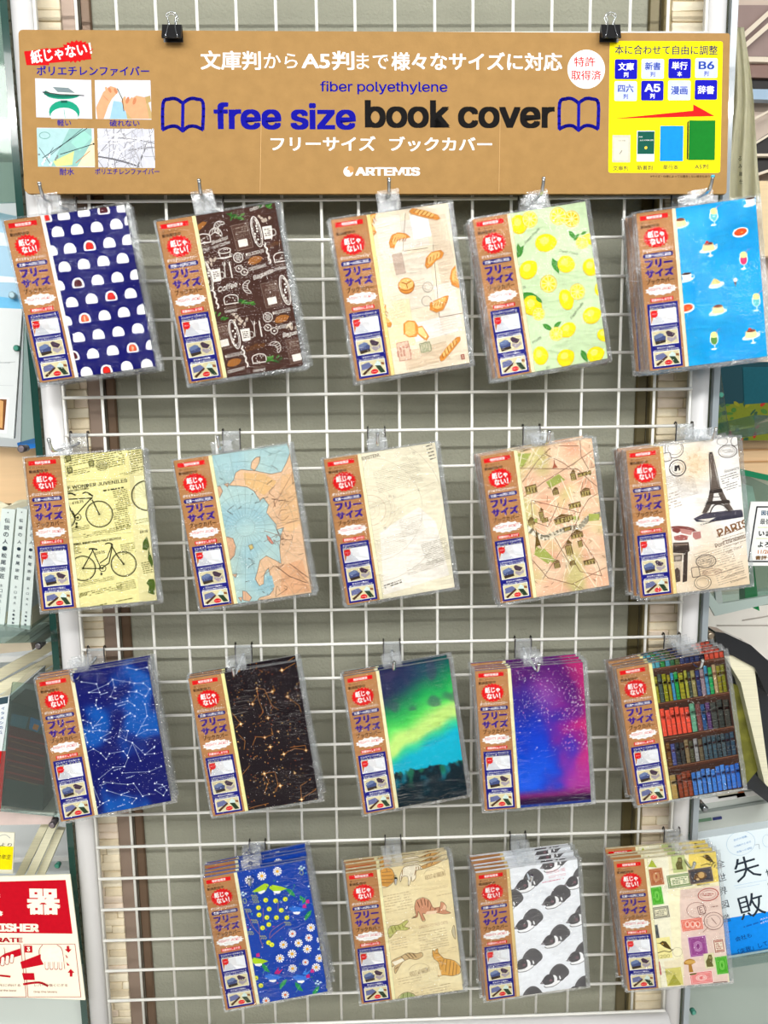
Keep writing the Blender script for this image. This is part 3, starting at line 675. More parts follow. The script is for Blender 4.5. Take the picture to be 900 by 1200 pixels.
def art_coffee(A):
    A.fill((74, 46, 38)); W_ = (240, 234, 226); G = (60, 120, 44); O = (168, 108, 50); Gy = (150, 132, 120)
    R = random.Random(3)
    def mug(x, y):
        A.shape(x, y, [(-6, 7.5), (6.6, 7.5), (5.6, -7.2), (3.5, -8.2), (-4.5, -8.2), (-5.6, -7)], W_); A.ring(x + 28, y, 3, 4, 1.1, W_)
        A.para(x, y, 7.5, 10, 4, (90, 70, 60), seed=x, wt=.5)
    def pizza(x, y):
        A.ring(x, y, 6, 19, 1.2, W_, 4); A.ring(x, y, 4.2, 16.5, .6, W_, 4)
        for k in range(9): A.ell(x + R.uniform(-9, 9), y - 54 + k * 13, 1.4, 1.2, W_)
    def poster(x, y):
        A.rect(x, y, 22, 32, Gy, 4); A.rect(x, y, 21, 31, (92, 64, 54), 4); A.rect(x + 4, y + 30, 12, 9, W_, 3); A.para(x, y - 35, 17, 8, 3, Gy, 3, seed=x, wt=.6)
        for k in range(5): A.ring(x - 22 + (k % 3) * 22, y - 18 + (k // 3) * 20, 2.2, 2.2, .4, Gy)
    def crois(x, y, c=W_, rot=0):
        A.stroke(x, y, [(-8, -4), (-7, 2), (-2, 6), (4, 5), (8, 0), (7, -3), (3, 0), (-2, 0), (-6, -4)], .9, c, rot, closed=True, sm=True)
        for k in range(4): A.stroke(x, y, [(-5 + 3 * k, -.5), (-4 + 3 * k, 5)], .7, c, rot)
    def beans(x, y, n=8):
        for k in range(n): A.ell(x + R.uniform(-26, 26), y + R.uniform(-18, 18), 2.3, 1.6, (196, 180, 164), R.uniform(0, 180), n=8); 
    def bread(x, y):
        A.stroke(x, y, [(-9, -5), (-9.5, 2), (-7, 5), (0, 6.5), (7, 5), (9.5, 2), (9, -5)], 1.2, W_, closed=True)
        for k in range(9): A.ell(x + R.uniform(-24, 24), y + R.uniform(-14, 16), .7, .9, W_, n=6)
        A.txt('CHESTNUT', x, y + 52, 17, 3.2, W_, bold=.02); A.para(x, y + 36, 15, 3, 2, Gy, seed=x)
    def scroll(x, y, w, t, c):  # arched caption above and below a filled pastry
        A.txt('DELICIOUS', x, y - 36, w, 4, c, 5, bold=.01); A.txt('CROISSANT', x + 12, y + 33, w, 4, c, 5, bold=.01)
        A.shape(x, y, [(-10, -1), (-6, 4), (0, 5), (7, 4), (11, 1), (6, -3.6), (-2, -4.6), (-8, -3.5)], O, 5)
        for k in range(4): A.stroke(x, y, [(-6 + 3.6 * k, -3), (-3 + 3.6 * k, 3.4)], .6, (120, 70, 30), 5)
    for x, y in ((455, 232), (592, 505), (366, 700), (706, 768)): poster(x, y)
    for x, y in ((525, 208), (658, 485), (418, 690), (290, 420)): pizza(x, y)
    for x, y in ((577, 210), (332, 415), (470, 692)): mug(x, y)
    for x, y in ((270, 245), (402, 530), (533, 803), (640, 330)): bread(x, y)
    for x, y, r in ((345, 185, 40), (480, 470, 80), (612, 748, -60), (330, 215, -20)): crois(x, y, rot=r)
    for x, y in ((562, 150), (318, 352), (458, 632), (430, 615), (690, 650)): beans(x, y)
    for x, y in ((515, 345), (640, 620), (415, 820)): scroll(x, y, 24, '', W_)
    A.ring(372, 300, 8, 3.2, 1, W_); A.stroke(372, 312, [(-8, 3), (-6, -5), (6, -5), (8, 3)], 1, W_); A.stroke(372, 330, [(-10, 0), (0, -2), (10, 0)], 1, W_)
    for x, y in ((436, 332), (575, 612)): A.ring(x, y, 6, 6, 1.1, W_); A.ring(x, y, 3, 3, .7, W_); [A.stroke(x, y, [(0, 0), (5.5 * math.cos(k), 5.5 * math.sin(k))], .5, W_) for k in range(6)]
    for x, y in ((440, 385), (465, 400), (575, 660), (605, 675)): A.ring(x, y, 4.4, 4, 1.3, W_); A.ell(x, y, 1.4, 1.2, W_)
    for x, y in ((385, 390), (524, 665)):
        A.stroke(x - 12, y, [(1.5, 9), (0, 3), (-1, -10)], 1.0, W_); A.stroke(x - 20, y - 20, [(0, 4), (0, 0), (3, 0), (3, 4)], .7, W_); A.stroke(x + 16, y, [(0, 10), (0, -10)], 1.7, W_)
    for x, y in ((575, 310), (328, 520), (465, 790), (708, 590)):
        for k in range(7): A.ell(x + k * 4 - 10, y - 40 + k * 14, 3.0, 1.2, W_, 130 if k % 2 else 60, n=8)
    A.txt('Breakfast', 350, 248, 22, 4.6, W_, 10, bold=.0, skew=.3); A.txt('and Coffee', 357, 270, 23, 4, W_, 8, skew=.3)
    A.txt('Coffee', 386, 470, 27, 7, W_, 8, skew=.3, bold=.015); A.txt('Baguette', 556, 412, 28, 7, W_, 12, skew=.3, bold=.015); A.txt('Baguette', 692, 688, 27, 7, W_, 4, skew=.3, bold=.015)
    A.txt('Coffee', 515, 747, 26, 7, (130, 84, 44), 6, skew=.3, bold=.01); A.txt('Coffee', 610, 265, 18, 5, (130, 84, 44), 10, skew=.3)
    A.txt('CHESTNUT', 528, 92, 20, 3.6, W_, 9, bold=.02)
    for x, y in ((430, 137), (478, 540), (350, 608), (598, 806), (575, 80)):
        for k in range(10): A.ell(x + R.uniform(-38, 38), y + R.uniform(-13, 13), 3.4, 1.2, (G, (88, 150, 60), (40, 90, 34))[k % 3], R.uniform(-30, 60), n=8)
    A.shape(262, 182, [(-7, -4), (-4, 2), (3, 5), (8, 3), (2, -2), (-4, -5)], O)
def script_lines(A, x, y, w, h, n, c, rot, seed):
    R = random.Random(seed)
    for k in range(n):
        yy = h / 2 - h * (k + .5) / n; P = []; m = int(w / 1.1)
        for j in range(m + 1): P.append((-w / 2 + w * j / m, yy + R.uniform(-.8, .8)))
        A.stroke(x, y, P, .25, c, rot)
def art_bread(A):
    A.fill((238, 224, 200)); R = random.Random(8)
    for x, y, w, h, c, r in ((430, 230, 34, 50, (240, 230, 214), 3), (545, 215, 32, 36, (232, 222, 210), 3), (575, 180, 26, 30, (242, 240, 238), 3), (550, 440, 45, 70, (234, 222, 204), 2), (680, 300, 22, 90, (226, 208, 184), 4),
                             (640, 660, 60, 24, (244, 238, 230), 5), (475, 640, 34, 60, (240, 226, 186), 0), (600, 790, 60, 24, (228, 206, 178), 6), (700, 560, 28, 60, (240, 228, 214), 4), (470, 360, 13, 26, (198, 176, 160), 4), (400, 460, 14, 60, (240, 230, 200), 0)):
        A.rect(x, y, w + .8, h + .8, tuple(int(q * .9) for q in c), r); A.rect(x, y, w, h, c, r)
    A.line([(500, 120), (488, 300)], .6, (140, 110, 86)); A.line([(630, 270), (660, 610)], .7, (120, 92, 70)); A.line([(660, 612), (780, 590)], .8, (120, 92, 70)); A.line([(495, 300), (605, 285)], .7, (130, 100, 80))
    for k, (x, y, w, h, n) in enumerate(((400, 250, 22, 44, 13), (680, 330, 16, 90, 24), (460, 560, 20, 30, 9), (590, 250, 20, 8, 3), (700, 650, 26, 24, 7), (550, 460, 26, 14, 4), (590, 830, 50, 12, 3))):
        script_lines(A, x, y, w, h, n, (186, 160, 134), 5, k)
    for x, y, w, h, c in ((495, 768, 17, 25, (196, 140, 120)), (595, 750, 15, 13, (150, 156, 120)), (768, 795, 5, 7, (150, 60, 50))):
        A.rect(x, y, w, h, c, 3); A.rect(x, y, w - 2, h - 2, mixc(c, (240, 226, 200), .65), 3); A.para(x, y, w - 4, h - 4, 5, c, 90, seed=x, wt=.6)
    A.txt('OPS', 512, 745, 6, 5, (190, 110, 90), 5); A.ring(598, 752, 7.5, 7.5, .5, (150, 146, 120)); A.ring(605, 470, 6.5, 6.5, .7, (150, 140, 130)); A.ring(600, 535, 6.5, 6.5, .6, (150, 140, 130)); A.ring(605, 470, 4, 4, .5, (150, 140, 130))
    C1, C2, C3 = (224, 148, 66), (246, 196, 118), (178, 104, 40)
    def loaf(x, y, P, rot, n=5, L=10, wd=.9):
        A.shape(x, y + 3, P, (206, 178, 146), rot, 1.06); A.shape(x, y, P, C3, rot, 1.03); A.shape(x, y, P, C1, rot); A.shape(x, y - 4, P, C2, rot, .72)
        for k in range(n): A.stroke(x, y, [(-L + 2 * L * (k + .5) / n - 1.5, -2.6), (-L + 2 * L * (k + .5) / n + 1.5, 2.8)], wd, C3, rot)
    cres = [(-12, -9), (-13, -2), (-9, 6), (-1, 9), (9, 7), (15, 2), (9, 1), (3, 1), (-2, -1), (-5, -5), (-7, -10)]
    loaf(470, 245, cres, -4, 6, 11)
    loaf(633, 333, [(-14, -4), (-9, 4), (0, 8), (12, 6), (15, 1), (10, -4), (2, -4), (-6, -8), (-13, -9)], 14, 5, 12); loaf(658, 550, [(-13, -5), (-12, 3), (-3, 6), (9, 9), (14, 9), (11, 1), (4, -8), (-5, -10)], 0, 6, 11)
    A.ell(505, 464, 11.2, 10.6, C3); A.ell(505, 462, 10.6, 10, C1); A.ell(505, 455, 9.5, 7, C2); A.stroke(505, 455, [(-6, 3), (0, 0), (7, 3)], 1.2, C3); A.stroke(505, 455, [(0, 0), (1, -6)], 1.2, C3); A.ring(505, 462, 10, 6.4, .8, C3, a0=180, a1=360)
    A.poly([(492, 640), (512, 625), (545, 628), (560, 650), (556, 700), (520, 705), (492, 690)], C1); A.poly([(500, 640), (520, 630), (545, 635), (548, 690), (520, 700), (502, 688)], C2); A.poly([(555, 655), (580, 650), (612, 700), (598, 722), (556, 688)], C1); A.poly([(560, 660), (580, 656), (604, 698), (596, 712), (562, 684)], (250, 218, 150))
    bag = [(-20, -3), (-17, 2), (0, 4), (17, 3), (21, 0), (17, -3.5), (0, -4.5), (-16, -5)]
    loaf(706, 756, bag, 38, 6, 16, 1.3); loaf(590, 122, bag, -24, 6, 15, 1.2); loaf(740, 425, cres, 80, 4, 8); loaf(408, 605, cres, 70, 4, 8); loaf(345, 165, cres, 50, 4, 8)
def art_lemon(A):
    A.fill((203, 224, 182)); Y1, Y2, Y3 = (250, 226, 26), (255, 240, 110), (226, 186, 10); R = random.Random(2)
    def whole(x, y, a, b, r=0):
        P = [(a * 1.12, 0), (a * .8, b * .62), (a * .3, b * .98), (-a * .3, b * .98), (-a * .8, b * .64), (-a * 1.0, 0), (-a * .8, -b * .64), (-a * .3, -b * .98), (a * .3, -b * .98), (a * .8, -b * .62)]
        P = smooth(P, True, 2); A.shape(x, y, P, Y3, r, 1.02); A.shape(x, y - 2, P, Y1, r, .97); A.shape(x - 6, y - 10, P, Y2, r, .42)
    def slice_(x, y, r, o=0):
        A.ell(x, y, r, r, (238, 196, 20) if not o else (244, 176, 10), n=28); A.ell(x, y, r * .9, r * .9, (255, 246, 176), n=28)
        for k in range(9):
            a = 2 * math.pi * k / 9 + .2; b = a + 2 * math.pi / 9 * .84
            A.shape(x, y, [(r * .12 * math.cos((a+b)/2), r * .12 * math.sin((a+b)/2)), (r * .8 * math.cos(a), r * .8 * math.sin(a)), (r * .84 * math.cos((a+b)/2), r * .84 * math.sin((a+b)/2)), (r * .8 * math.cos(b), r * .8 * math.sin(b))], (252, 222, 44) if not o else (250, 196, 20))
    def leaf(x, y, r, s=1): A.shape(x, y, [(-7, 0), (-3, 2.8), (2, 2.6), (7, 0), (2, -2.4), (-3, -2.8)], (62, 140, 52), r, s); A.stroke(x, y, [(-6, 0), (6, 0)], .4, (130, 180, 90), r)
    whole(330, 172, 11, 12); slice_(381, 148, 10.6); slice_(576, 145, 10.8, 1); slice_(514, 132, 11.4)
    whole(455, 258, 14.2, 11.2); leaf(580, 222, -60, 1.1); leaf(600, 230, 40, .9); leaf(634, 210, 20, .7); whole(668, 240, 7, 13, 80); slice_(626, 256, 8.6)
    leaf(502, 366, -75, 1.6); whole(550, 358, 11.5, 10.8, -20); whole(374, 385, 13, 11, 35); whole(668, 372, 11.5, 11, 10); slice_(469, 450, 11.6)
    whole(552, 525, 9.5, 13.5, 10); slice_(604, 488, 10.6); leaf(376, 508, -10, 1.9); whole(392, 552, 13, 12.5, -30); leaf(425, 526, -50, .9); slice_(423, 591, 8.6)
    whole(558, 668, 9, 12, -70); leaf(466, 655, -40, 1.2); leaf(512, 642, 30, 1); slice_(506, 686, 9.3); whole(672, 600, 12.5, 10.8, 14); whole(432, 788, 10, 12, 0); whole(550, 800, 12, 10.8, 25); leaf(638, 792, -70, 1.4); whole(690, 785, 12, 10, 12); whole(730, 695, 8, 9.5, 60); whole(706, 478, 6, 8); leaf(336, 300, 50, 1.4); leaf(330, 285, 90, 1)
    for x, y, r, s in ((392, 224, 28, 'Fresh Fruits'), (564, 302, -24, 'Fresh Fruits'), (602, 577, 36, 'Fresh Fruits')): A.txt(s, x, y, 27, 3.8, (44, 54, 30), r + 7, skew=.3)
    A.txt('Fruits', 415, 713, 14, 4.2, (44, 54, 30), 25, skew=.3); A.txt('ts', 356, 465, 4, 4, (44, 54, 30), 20, skew=.3); A.txt('Fr', 468, 843, 5, 4, (44, 54, 30), 30, skew=.3)
def art_sweets(A):
    def fn(u, v): t = nz(u * 4, v * 5, 2) * .5 + nz(u * 11, v * 13, 7) * .3; return mixc((6, 158, 224), (70, 186, 236), max(0, min(1, .15 + t)))
    A.grid(36, 48, fn)
    def soda(x, y, c):
        A.ell(x, y + 8, 5.6, 8, (232, 246, 250), n=16); A.ell(x, y + 12, 4.4, 6.4, c, n=16); A.ell(x, y - 16, 4.8, 4.2, (248, 240, 150), n=14); A.stroke(x + 14, y - 30, [(-1, -3), (1, 2), (5, 4)], .9, (150, 120, 190))
        A.stroke(x, y, [(0, -10), (0, -13)], .9, (240, 250, 252)); A.ell(x, y + 62, 3.8, 1.2, (226, 244, 252))
    def plate(x, y, w, h, c=(206, 232, 246)): A.ell(x, y, w, h, (246, 250, 252), 8); A.ell(x, y, w - .8, h - .7, c, 8)
    def pudding(x, y, cup=True, top=(120, 50, 30)):
        plate(x, y + 20, 12, 3.6)
        if cup: A.stroke(x + 30, y, [(0, 0), (4.5, 2), (4, -3), (0, -4)], .8, (238, 246, 250)); A.stroke(x + 10, y + 34, [(0, 0), (0, -4)], 1.6, (236, 246, 250)); A.ell(x + 12, y + 54, 3.6, 1.1, (236, 246, 250))
        A.shape(x, y + 4, [(-8.5, -4.5), (-6.5, 4.2), (6, 4.6), (8.5, -4), (4, -5.5), (-4, -5.6)], (248, 226, 164)); A.shape(x, y - 12, [(-5.5, -1), (-5, 1.6), (0, 2.5), (5, 1.6), (5.5, -1), (0, -2)], top)
        if cup: A.ell(x - 8, y - 22, 1.9, 1.9, (214, 60, 40))
    soda(598, 195, (110, 200, 206)); soda(835, 672, (110, 200, 206)); soda(600, 882, (96, 150, 70)); soda(765, 440, (214, 60, 110))
    pudding(568, 375); pudding(806, 858); pudding(410, 240, False, (130, 66, 36)); pudding(622, 722, False, (130, 66, 36))
    for x, y in ((748, 298), (448, 720)): plate(x, y, 10.5, 6.2, (238, 248, 252)); A.ell(x, y - 2, 8.4, 4.6, (236, 84, 30), 8); A.ell(x + 8, y, 1.6, 1, (250, 160, 60))
    plate(613, 592, 10.5, 3.8); A.shape(606, 575, [(-7, -3), (-1, 5), (3, 3), (8, -2), (4, -3.5)], (232, 210, 140)); A.stroke(606, 575, [(0, 4), (4, -2)], .8, (120, 150, 60))
    for x, y in ((803, 122), (446, 545)): plate(x, y + 20, 9, 2.4); A.shape(x, y, [(-6.5, 3.5), (6.5, 3.5), (4.5, -4), (-4.5, -4)], (244, 248, 250)); A.ell(x, y - 16, 6.4, 1.6, (80, 50, 44)); A.ring(x + 34, y, 2.2, 2.4, .8, (244, 248, 250))
    A.shape(719, 585, [(-2, 3), (2, 3), (0, -5)], (96, 60, 60)); A.ell(719, 564, 2.7, 2.6, (250, 236, 226))
    A.txt('サイズ調整', 660, 1015, 12, 1.8, (20, 60, 90), 8)
def wheel(A, x, y, r, c):
    A.ring(x, y, r, r, 1.3, c, n=36); A.ring(x, y, r - 1.2, r - 1.2, .35, c, n=36)
    for k in range(18): A.stroke(x, y, [(0, 0), (r * math.cos(k * math.pi / 9 + .1), r * math.sin(k * math.pi / 9 + .1))], .16, c)
    A.ell(x, y, 1.3, 1.3, c, n=10)
def art_bicycle(A):
    A.fill((232, 224, 160)); K = (58, 58, 26); G = (120, 116, 60)
    A.poly([(600, 120), (700, 100), (745, 830), (655, 840), (625, 500)], (222, 214, 160)); A.poly([(630, 230), (690, 225), (700, 460), (640, 455)], (240, 236, 186))
    k = 0
    for x, y, w, h, n in ((390, 150, 55, 14, 5), (540, 140, 22, 24, 9), (400, 205, 60, 7, 3), (360, 480, 30, 6, 3), (500, 490, 60, 6, 3), (570, 340, 18, 26, 11), (570, 430, 20, 30, 12), (340, 575, 18, 14, 6), (600, 570, 18, 14, 6), (420, 730, 60, 6, 3), (590, 745, 24, 12, 6), (470, 770, 60, 7, 3), (640, 150, 16, 30, 10), (370, 790, 20, 5, 2), (665, 440, 16, 6, 3), (690, 660, 12, 16, 6), (495, 830, 70, 3, 1), (600, 215, 20, 4, 2)):
        k += 1; A.para(x, y, w, h, n, G, 7, seed=k, wt=.5)
    A.txt('THE WONDER JUVENILES', 437, 272, 84, 4.4, K, 2.5, bold=.03); A.txt('NEW FREE MODEL', 365, 297, 27, 2.8, K, 5, bold=.04); A.txt('MODEL DROP FRAME MALE BICYCLE', 450, 538, 62, 3.0, K, 3, bold=.05); A.line([(300, 262), (590, 240)], .25, G); A.line([(330, 520), (620, 495)], .25, G)
    A.para(530, 292, 26, 2.5, 1, K, 5, seed=40, wt=.8); A.txt('£10.75', 362, 355, 14, 3.5, K, 4, bold=.04); A.txt('£10.75', 465, 590, 12, 3.5, K, 4, bold=.04); A.txt('£4.10', 675, 490, 10, 3.6, K, 4, bold=.04)
    wheel(A, 463, 410, 16.6, K); wheel(A, 385, 664, 15.8, K); wheel(A, 578, 644, 15.8, K); wheel(A, 690, 320, 19, K); wheel(A, 300, 430, 13, K)
    for P, w in (([(318, 342), (425, 335), (463, 410)], 1.5), ([(425, 335), (345, 425), (310, 350)], 1.5), ([(412, 318), (432, 322), (425, 345)], 1.3), ([(345, 425), (365, 430)], 1.4),
                 ([(385, 664), (432, 580), (470, 665), (385, 664)], 1.4), ([(432, 580), (428, 572)], 1.6), ([(470, 665), (508, 640), (523, 565)], 1.5), ([(465, 640), (500, 615), (520, 560)], 1.3), ([(518, 552), (545, 600), (578, 644)], 1.5)): A.line(P, w, K)
    A.curve([(385, 314), (400, 308), (420, 315), (426, 325)], 1.5, K); A.curve([(490, 550), (508, 545), (524, 552), (522, 566)], 1.5, K); A.curve([(415, 574), (430, 572), (452, 576)], 2.0, K); A.curve([(310, 318), (330, 314), (350, 322)], 2.0, K)
    for x, y in ((362, 425), (478, 664)): A.ring(x, y, 4, 4, 1, K); A.ell(x, y, 1.3, 1.3, K)
    for x, y in ((356, 455), (472, 690), (356, 470)): A.ell(x, y, 1.6, 1.9, K, n=8)
    for x, y in ((318, 150), (325, 205), (426, 172)): A.rrect(x, y, 7, 7.6, 1.5, K, 6); A.rrect(x, y, 5, 5.6, 1, (150, 146, 90), 6)
    for r in (7, 5, 3.4, 2): A.ring(475, 180, r, r, .7, (110, 108, 60))
    for P in ([(690, 512), (670, 540), (668, 575), (690, 580), (700, 560)], [(696, 575), (694, 620), (712, 660), (722, 640), (708, 600)], [(700, 715), (686, 735), (700, 750), (694, 780), (724, 790), (730, 740), (722, 715)], [(735, 560), (720, 590), (740, 610)]): A.poly(P, (74, 96, 32))
    A.curve([(690, 520), (700, 560), (700, 620), (715, 660)], .8, (90, 100, 50))
def art_world(A):
    R = random.Random(9)
    def fn(u, v): t = nz(u * 5, v * 6, 1); return mixc((160, 196, 204), (184, 210, 206), .5 + t)
    A.grid(20, 26, fn); L1 = (228, 190, 154); L2 = (222, 176, 142); K = (96, 72, 56)
    lands = [([(375, 250), (385, 215), (410, 200), (450, 205), (470, 205), (500, 212), (550, 222), (600, 212), (622, 170), (640, 120), (680, 140), (720, 460), (760, 780), (640, 800), (490, 812), (500, 800), (545, 788), (566, 760), (545, 720), (548, 690), (540, 660), (520, 690), (518, 735), (498, 745), (478, 712), (490, 670), (500, 625), (530, 603), (575, 625), (600, 640), (592, 560), (600, 500), (612, 470), (580, 480), (575, 455), (545, 420), (530, 400), (540, 365), (515, 330), (500, 345), (470, 300), (440, 282), (400, 276), (352, 274)], L1),
             ([(455, 195), (460, 165), (480, 145), (500, 142), (496, 170), (474, 205)], L1), ([(282, 282), (312, 276), (324, 300), (310, 330), (290, 334)], L2), ([(330, 268), (352, 262), (348, 282)], L2),
             ([(340, 512), (372, 520), (386, 560), (380, 600), (360, 622), (344, 600)], L2), ([(418, 768), (436, 772), (462, 800), (450, 818), (420, 812)], L2), ([(398, 800), (416, 798), (412, 820)], L2), ([(370, 690), (392, 688), (384, 706)], L2),
             ([(445, 555), (462, 548), (470, 566), (456, 576)], (214, 190, 120)), ([(530, 505), (545, 515), (566, 545), (556, 548), (538, 530)], (222, 140, 120)), ([(625, 85), (640, 80), (650, 130), (640, 120)], L1)]
    for P, c in lands: A.poly(P, c); A.line(P, .55, K, True)
    for P, c in (([(600, 230), (680, 210), (700, 440), (640, 500), (600, 450), (590, 300)], (226, 186, 142)), ([(600, 650), (700, 620), (740, 770), (600, 790)], (226, 176, 136)), ([(420, 215), (520, 222), (580, 260), (520, 320), (430, 270)], (226, 186, 132)), ([(530, 700), (556, 695), (570, 750), (548, 760)], (150, 192, 204))): A.poly(P, c)
    for k in range(30):
        a = 2 * math.pi * k / 30 + .1; A.line([(430 + 46 * math.cos(a), 468 + 46 * math.sin(a)), (430 + 420 * math.cos(a), 468 + 420 * math.sin(a))], .22, (110, 120, 116))
    for r in (12, 25, 42, 62, 84, 108): A.ring(430, 468, r, r, .22, (110, 120, 116), n=48)
    for k in range(46):
        x, y = R.uniform(560, 720), R.uniform(200, 780); A.curve([(x, y), (x + R.uniform(-40, 40), y + R.uniform(-30, 30)), (x + R.uniform(-60, 60), y + R.uniform(-60, 60))], R.choice((.25, .4, .6)), R.choice(((150, 110, 84), (120, 84, 66))))
    for k in range(26): A.para(R.uniform(300, 720), R.uniform(130, 780), R.uniform(4, 10), 1.2, 1, (90, 80, 70), R.choice((8, 30, -40)), seed=k, wt=.7)
    A.line([(575, 650), (640, 700), (720, 730)], .9, (84, 62, 50)); A.line([(640, 640), (735, 710)], .7, (84, 62, 50)); A.line([(560, 380), (660, 200)], .5, (150, 100, 80)); A.curve([(500, 100), (560, 130), (610, 100)], .4, (90, 110, 110))
def art_system(A):
    A.fill((236, 228, 204)); G = (176, 166, 146); A.poly([(380, 500), (560, 380), (640, 450), (700, 700), (400, 790)], (242, 236, 226))
    for r in (6, 12, 20, 27, 32): A.ring(336, 398, r, r, .3 if r != 20 else .6, (206, 178, 150), n=40)
    for r in (68, 96): A.ring(336, 398, r, r, .35, G, n=60)
    A.curve([(320, 150), (305, 200), (300, 260)], .5, G)
    A.txt('SYSTEM.', 337, 141, 24, 4.6, (120, 112, 96), 4, bold=.03); A.para(465, 235, 60, 30, 13, (184, 176, 156), 7, seed=1, wt=.3); A.para(430, 560, 42, 24, 11, (196, 188, 168), 7, seed=2, wt=.3); A.para(530, 470, 30, 24, 10, (190, 182, 162), 7, seed=3, wt=.3)
    A.para(640, 590, 34, 30, 15, (150, 144, 128), 8, seed=4, wt=.36); A.para(590, 660, 50, 10, 5, (170, 160, 144), 8, seed=5, wt=.4); A.para(620, 115, 8, 22, 5, (110, 104, 90), 8, seed=6, wt=.35); A.para(440, 740, 24, 6, 2, (100, 94, 84), 10, seed=7, wt=.5)
    A.line([(330, 390), (640, 260)], .35, G); A.line([(320, 345), (330, 390)], .3, G); A.line([(400, 432), (640, 290)], .25, G); A.line([(500, 130), (560, 200)], .3, G)
    for x, y in ((445, 332), (540, 120), (560, 300), (404, 480), (425, 330)): A.ring(x, y, 2, 2, .3, G); A.ell(x, y, .7, .7, (130, 120, 104))
    for P in ([(420, 700), (520, 600), (560, 520)], [(560, 640), (620, 560), (640, 480)]): A.curve(P, .5, (250, 246, 238))
def art_paris_map(A):
    R = random.Random(12)
    def fn(u, v):
        t = nz(u * 7, v * 9, 4); a = mixc((232, 182, 150), (242, 212, 180), .5 + t); s = nz(u * 5, v * 6, 11)
        return mixc(a, (206, 200, 132), max(0, min(.8, s * 1.6)))
    A.grid(44, 60, fn); K = (120, 74, 56); Wt = (246, 232, 204); GR = (148, 150, 70); Br = (110, 84, 44)
    A.curve([(330, 500), (420, 560), (480, 545), (540, 520), (600, 510), (640, 470), (700, 450)], 7, (234, 228, 206)); A.para(570, 525, 40, 10, 8, (200, 190, 164), 20, seed=1, wt=.3)
    for P in ([(440, 300), (500, 262), (530, 290), (460, 330)], [(395, 600), (470, 660), (450, 685), (385, 640)], [(300, 165), (370, 165), (330, 230), (300, 220)], [(640, 450), (690, 450), (690, 480), (640, 485)], [(410, 615), (430, 610), (490, 672), (470, 680)], [(560, 465), (590, 455), (600, 480), (570, 490)], [(350, 480), (400, 470), (400, 495)]): A.poly(P, (168, 176, 92))
    for k in range(70):
        x, y = R.uniform(300, 720), R.uniform(110, 820); a = R.uniform(0, math.pi); L = R.uniform(20, 100); w = R.choice((.5, .8, 1.2)); 
        A.line([(x - L * math.cos(a), y - L * math.sin(a)), (x + L * math.cos(a), y + L * math.sin(a))], w, Wt)
    for cx, cy in ((370, 385), (500, 470), (570, 540), (470, 560), (640, 270)):
        for k in range(9): a = k * .7 + cx; A.line([(cx, cy), (cx + 90 * math.cos(a), cy + 90 * math.sin(a))], .8, Wt)
    for P in ([(315, 235), (590, 240), (640, 290), (690, 330)], [(315, 385), (430, 300), (560, 220), (660, 150)], [(370, 385), (600, 445), (640, 380), (690, 350)], [(425, 755), (560, 545), (600, 450)], [(375, 665), (450, 750), (570, 780), (600, 800)], [(600, 100), (605, 180), (640, 240)], [(440, 170), (520, 210), (560, 240)], [(370, 390), (380, 520), (400, 560)], [(540, 620), (600, 720), (700, 740)], [(600, 560), (680, 680), (700, 740)], [(480, 560), (560, 700)], [(330, 300), (400, 200), (460, 140)], [(330, 470), (450, 510), (500, 400)], [(500, 130), (590, 130)], [(560, 780), (720, 700)]): A.line(P, .7, K)
    A.curve([(415, 235), (440, 195), (500, 185), (540, 215)], 1.6, Wt)
    def bld(x, y, w, h, roof=0, c=Br):
        A.rect(x, y, w, h, c, 6); A.rect(x, y + 2, w - 1.2, h - 1.8, (176, 158, 96), 6)
        for k in range(4): A.rect(x - w * 1.4 + k * w * .95, y + 2, w * .09, h * .6, (80, 60, 34), 6)
        if roof: A.shape(x, y - h * 2, [(-w/2, 0), (0, roof), (w/2, 0)], c, 6)
    for x, y, w, h, r in ((370, 335, 15, 11, 0), (625, 353, 13, 8, 3), (568, 275, 7, 10, 4), (620, 262, 18, 5, 0), (485, 348, 8, 7, 3), (372, 490, 8, 7, 4), (435, 480, 9, 6, 0), (575, 410, 16, 7, 0), (515, 480, 20, 8, 4), (545, 470, 12, 7, 0), (585, 552, 16, 6, 5), (548, 620, 9, 14, 7), (492, 690, 8, 8, 3), (565, 680, 7, 6, 0), (642, 675, 15, 7, 0), (420, 460, 6, 12, 5), (600, 590, 6, 9, 0), (540, 520, 9, 5, 0)): bld(x, y, w, h, r)
    A.shape(398, 562, [(-4.6, -15), (-2.6, -5), (-1, 4), (0, 14), (1, 4), (2.6, -5), (4.6, -15), (2, -11), (-2, -11)], (106, 84, 40)); A.shape(480, 216, [(-3.6, -5), (-1, 0), (0, 7), (1, 0), (3.6, -5)], (170, 96, 70))
    for k in range(70): A.para(R.uniform(310, 710), R.uniform(120, 800), R.uniform(3, 8), 1.0, 1, (140, 100, 74), R.choice((0, 35, -50, 80)), seed=k, wt=.7)
    A.txt('TERNES', 340, 150, 14, 2.4, (110, 100, 60), 8, bold=.02)
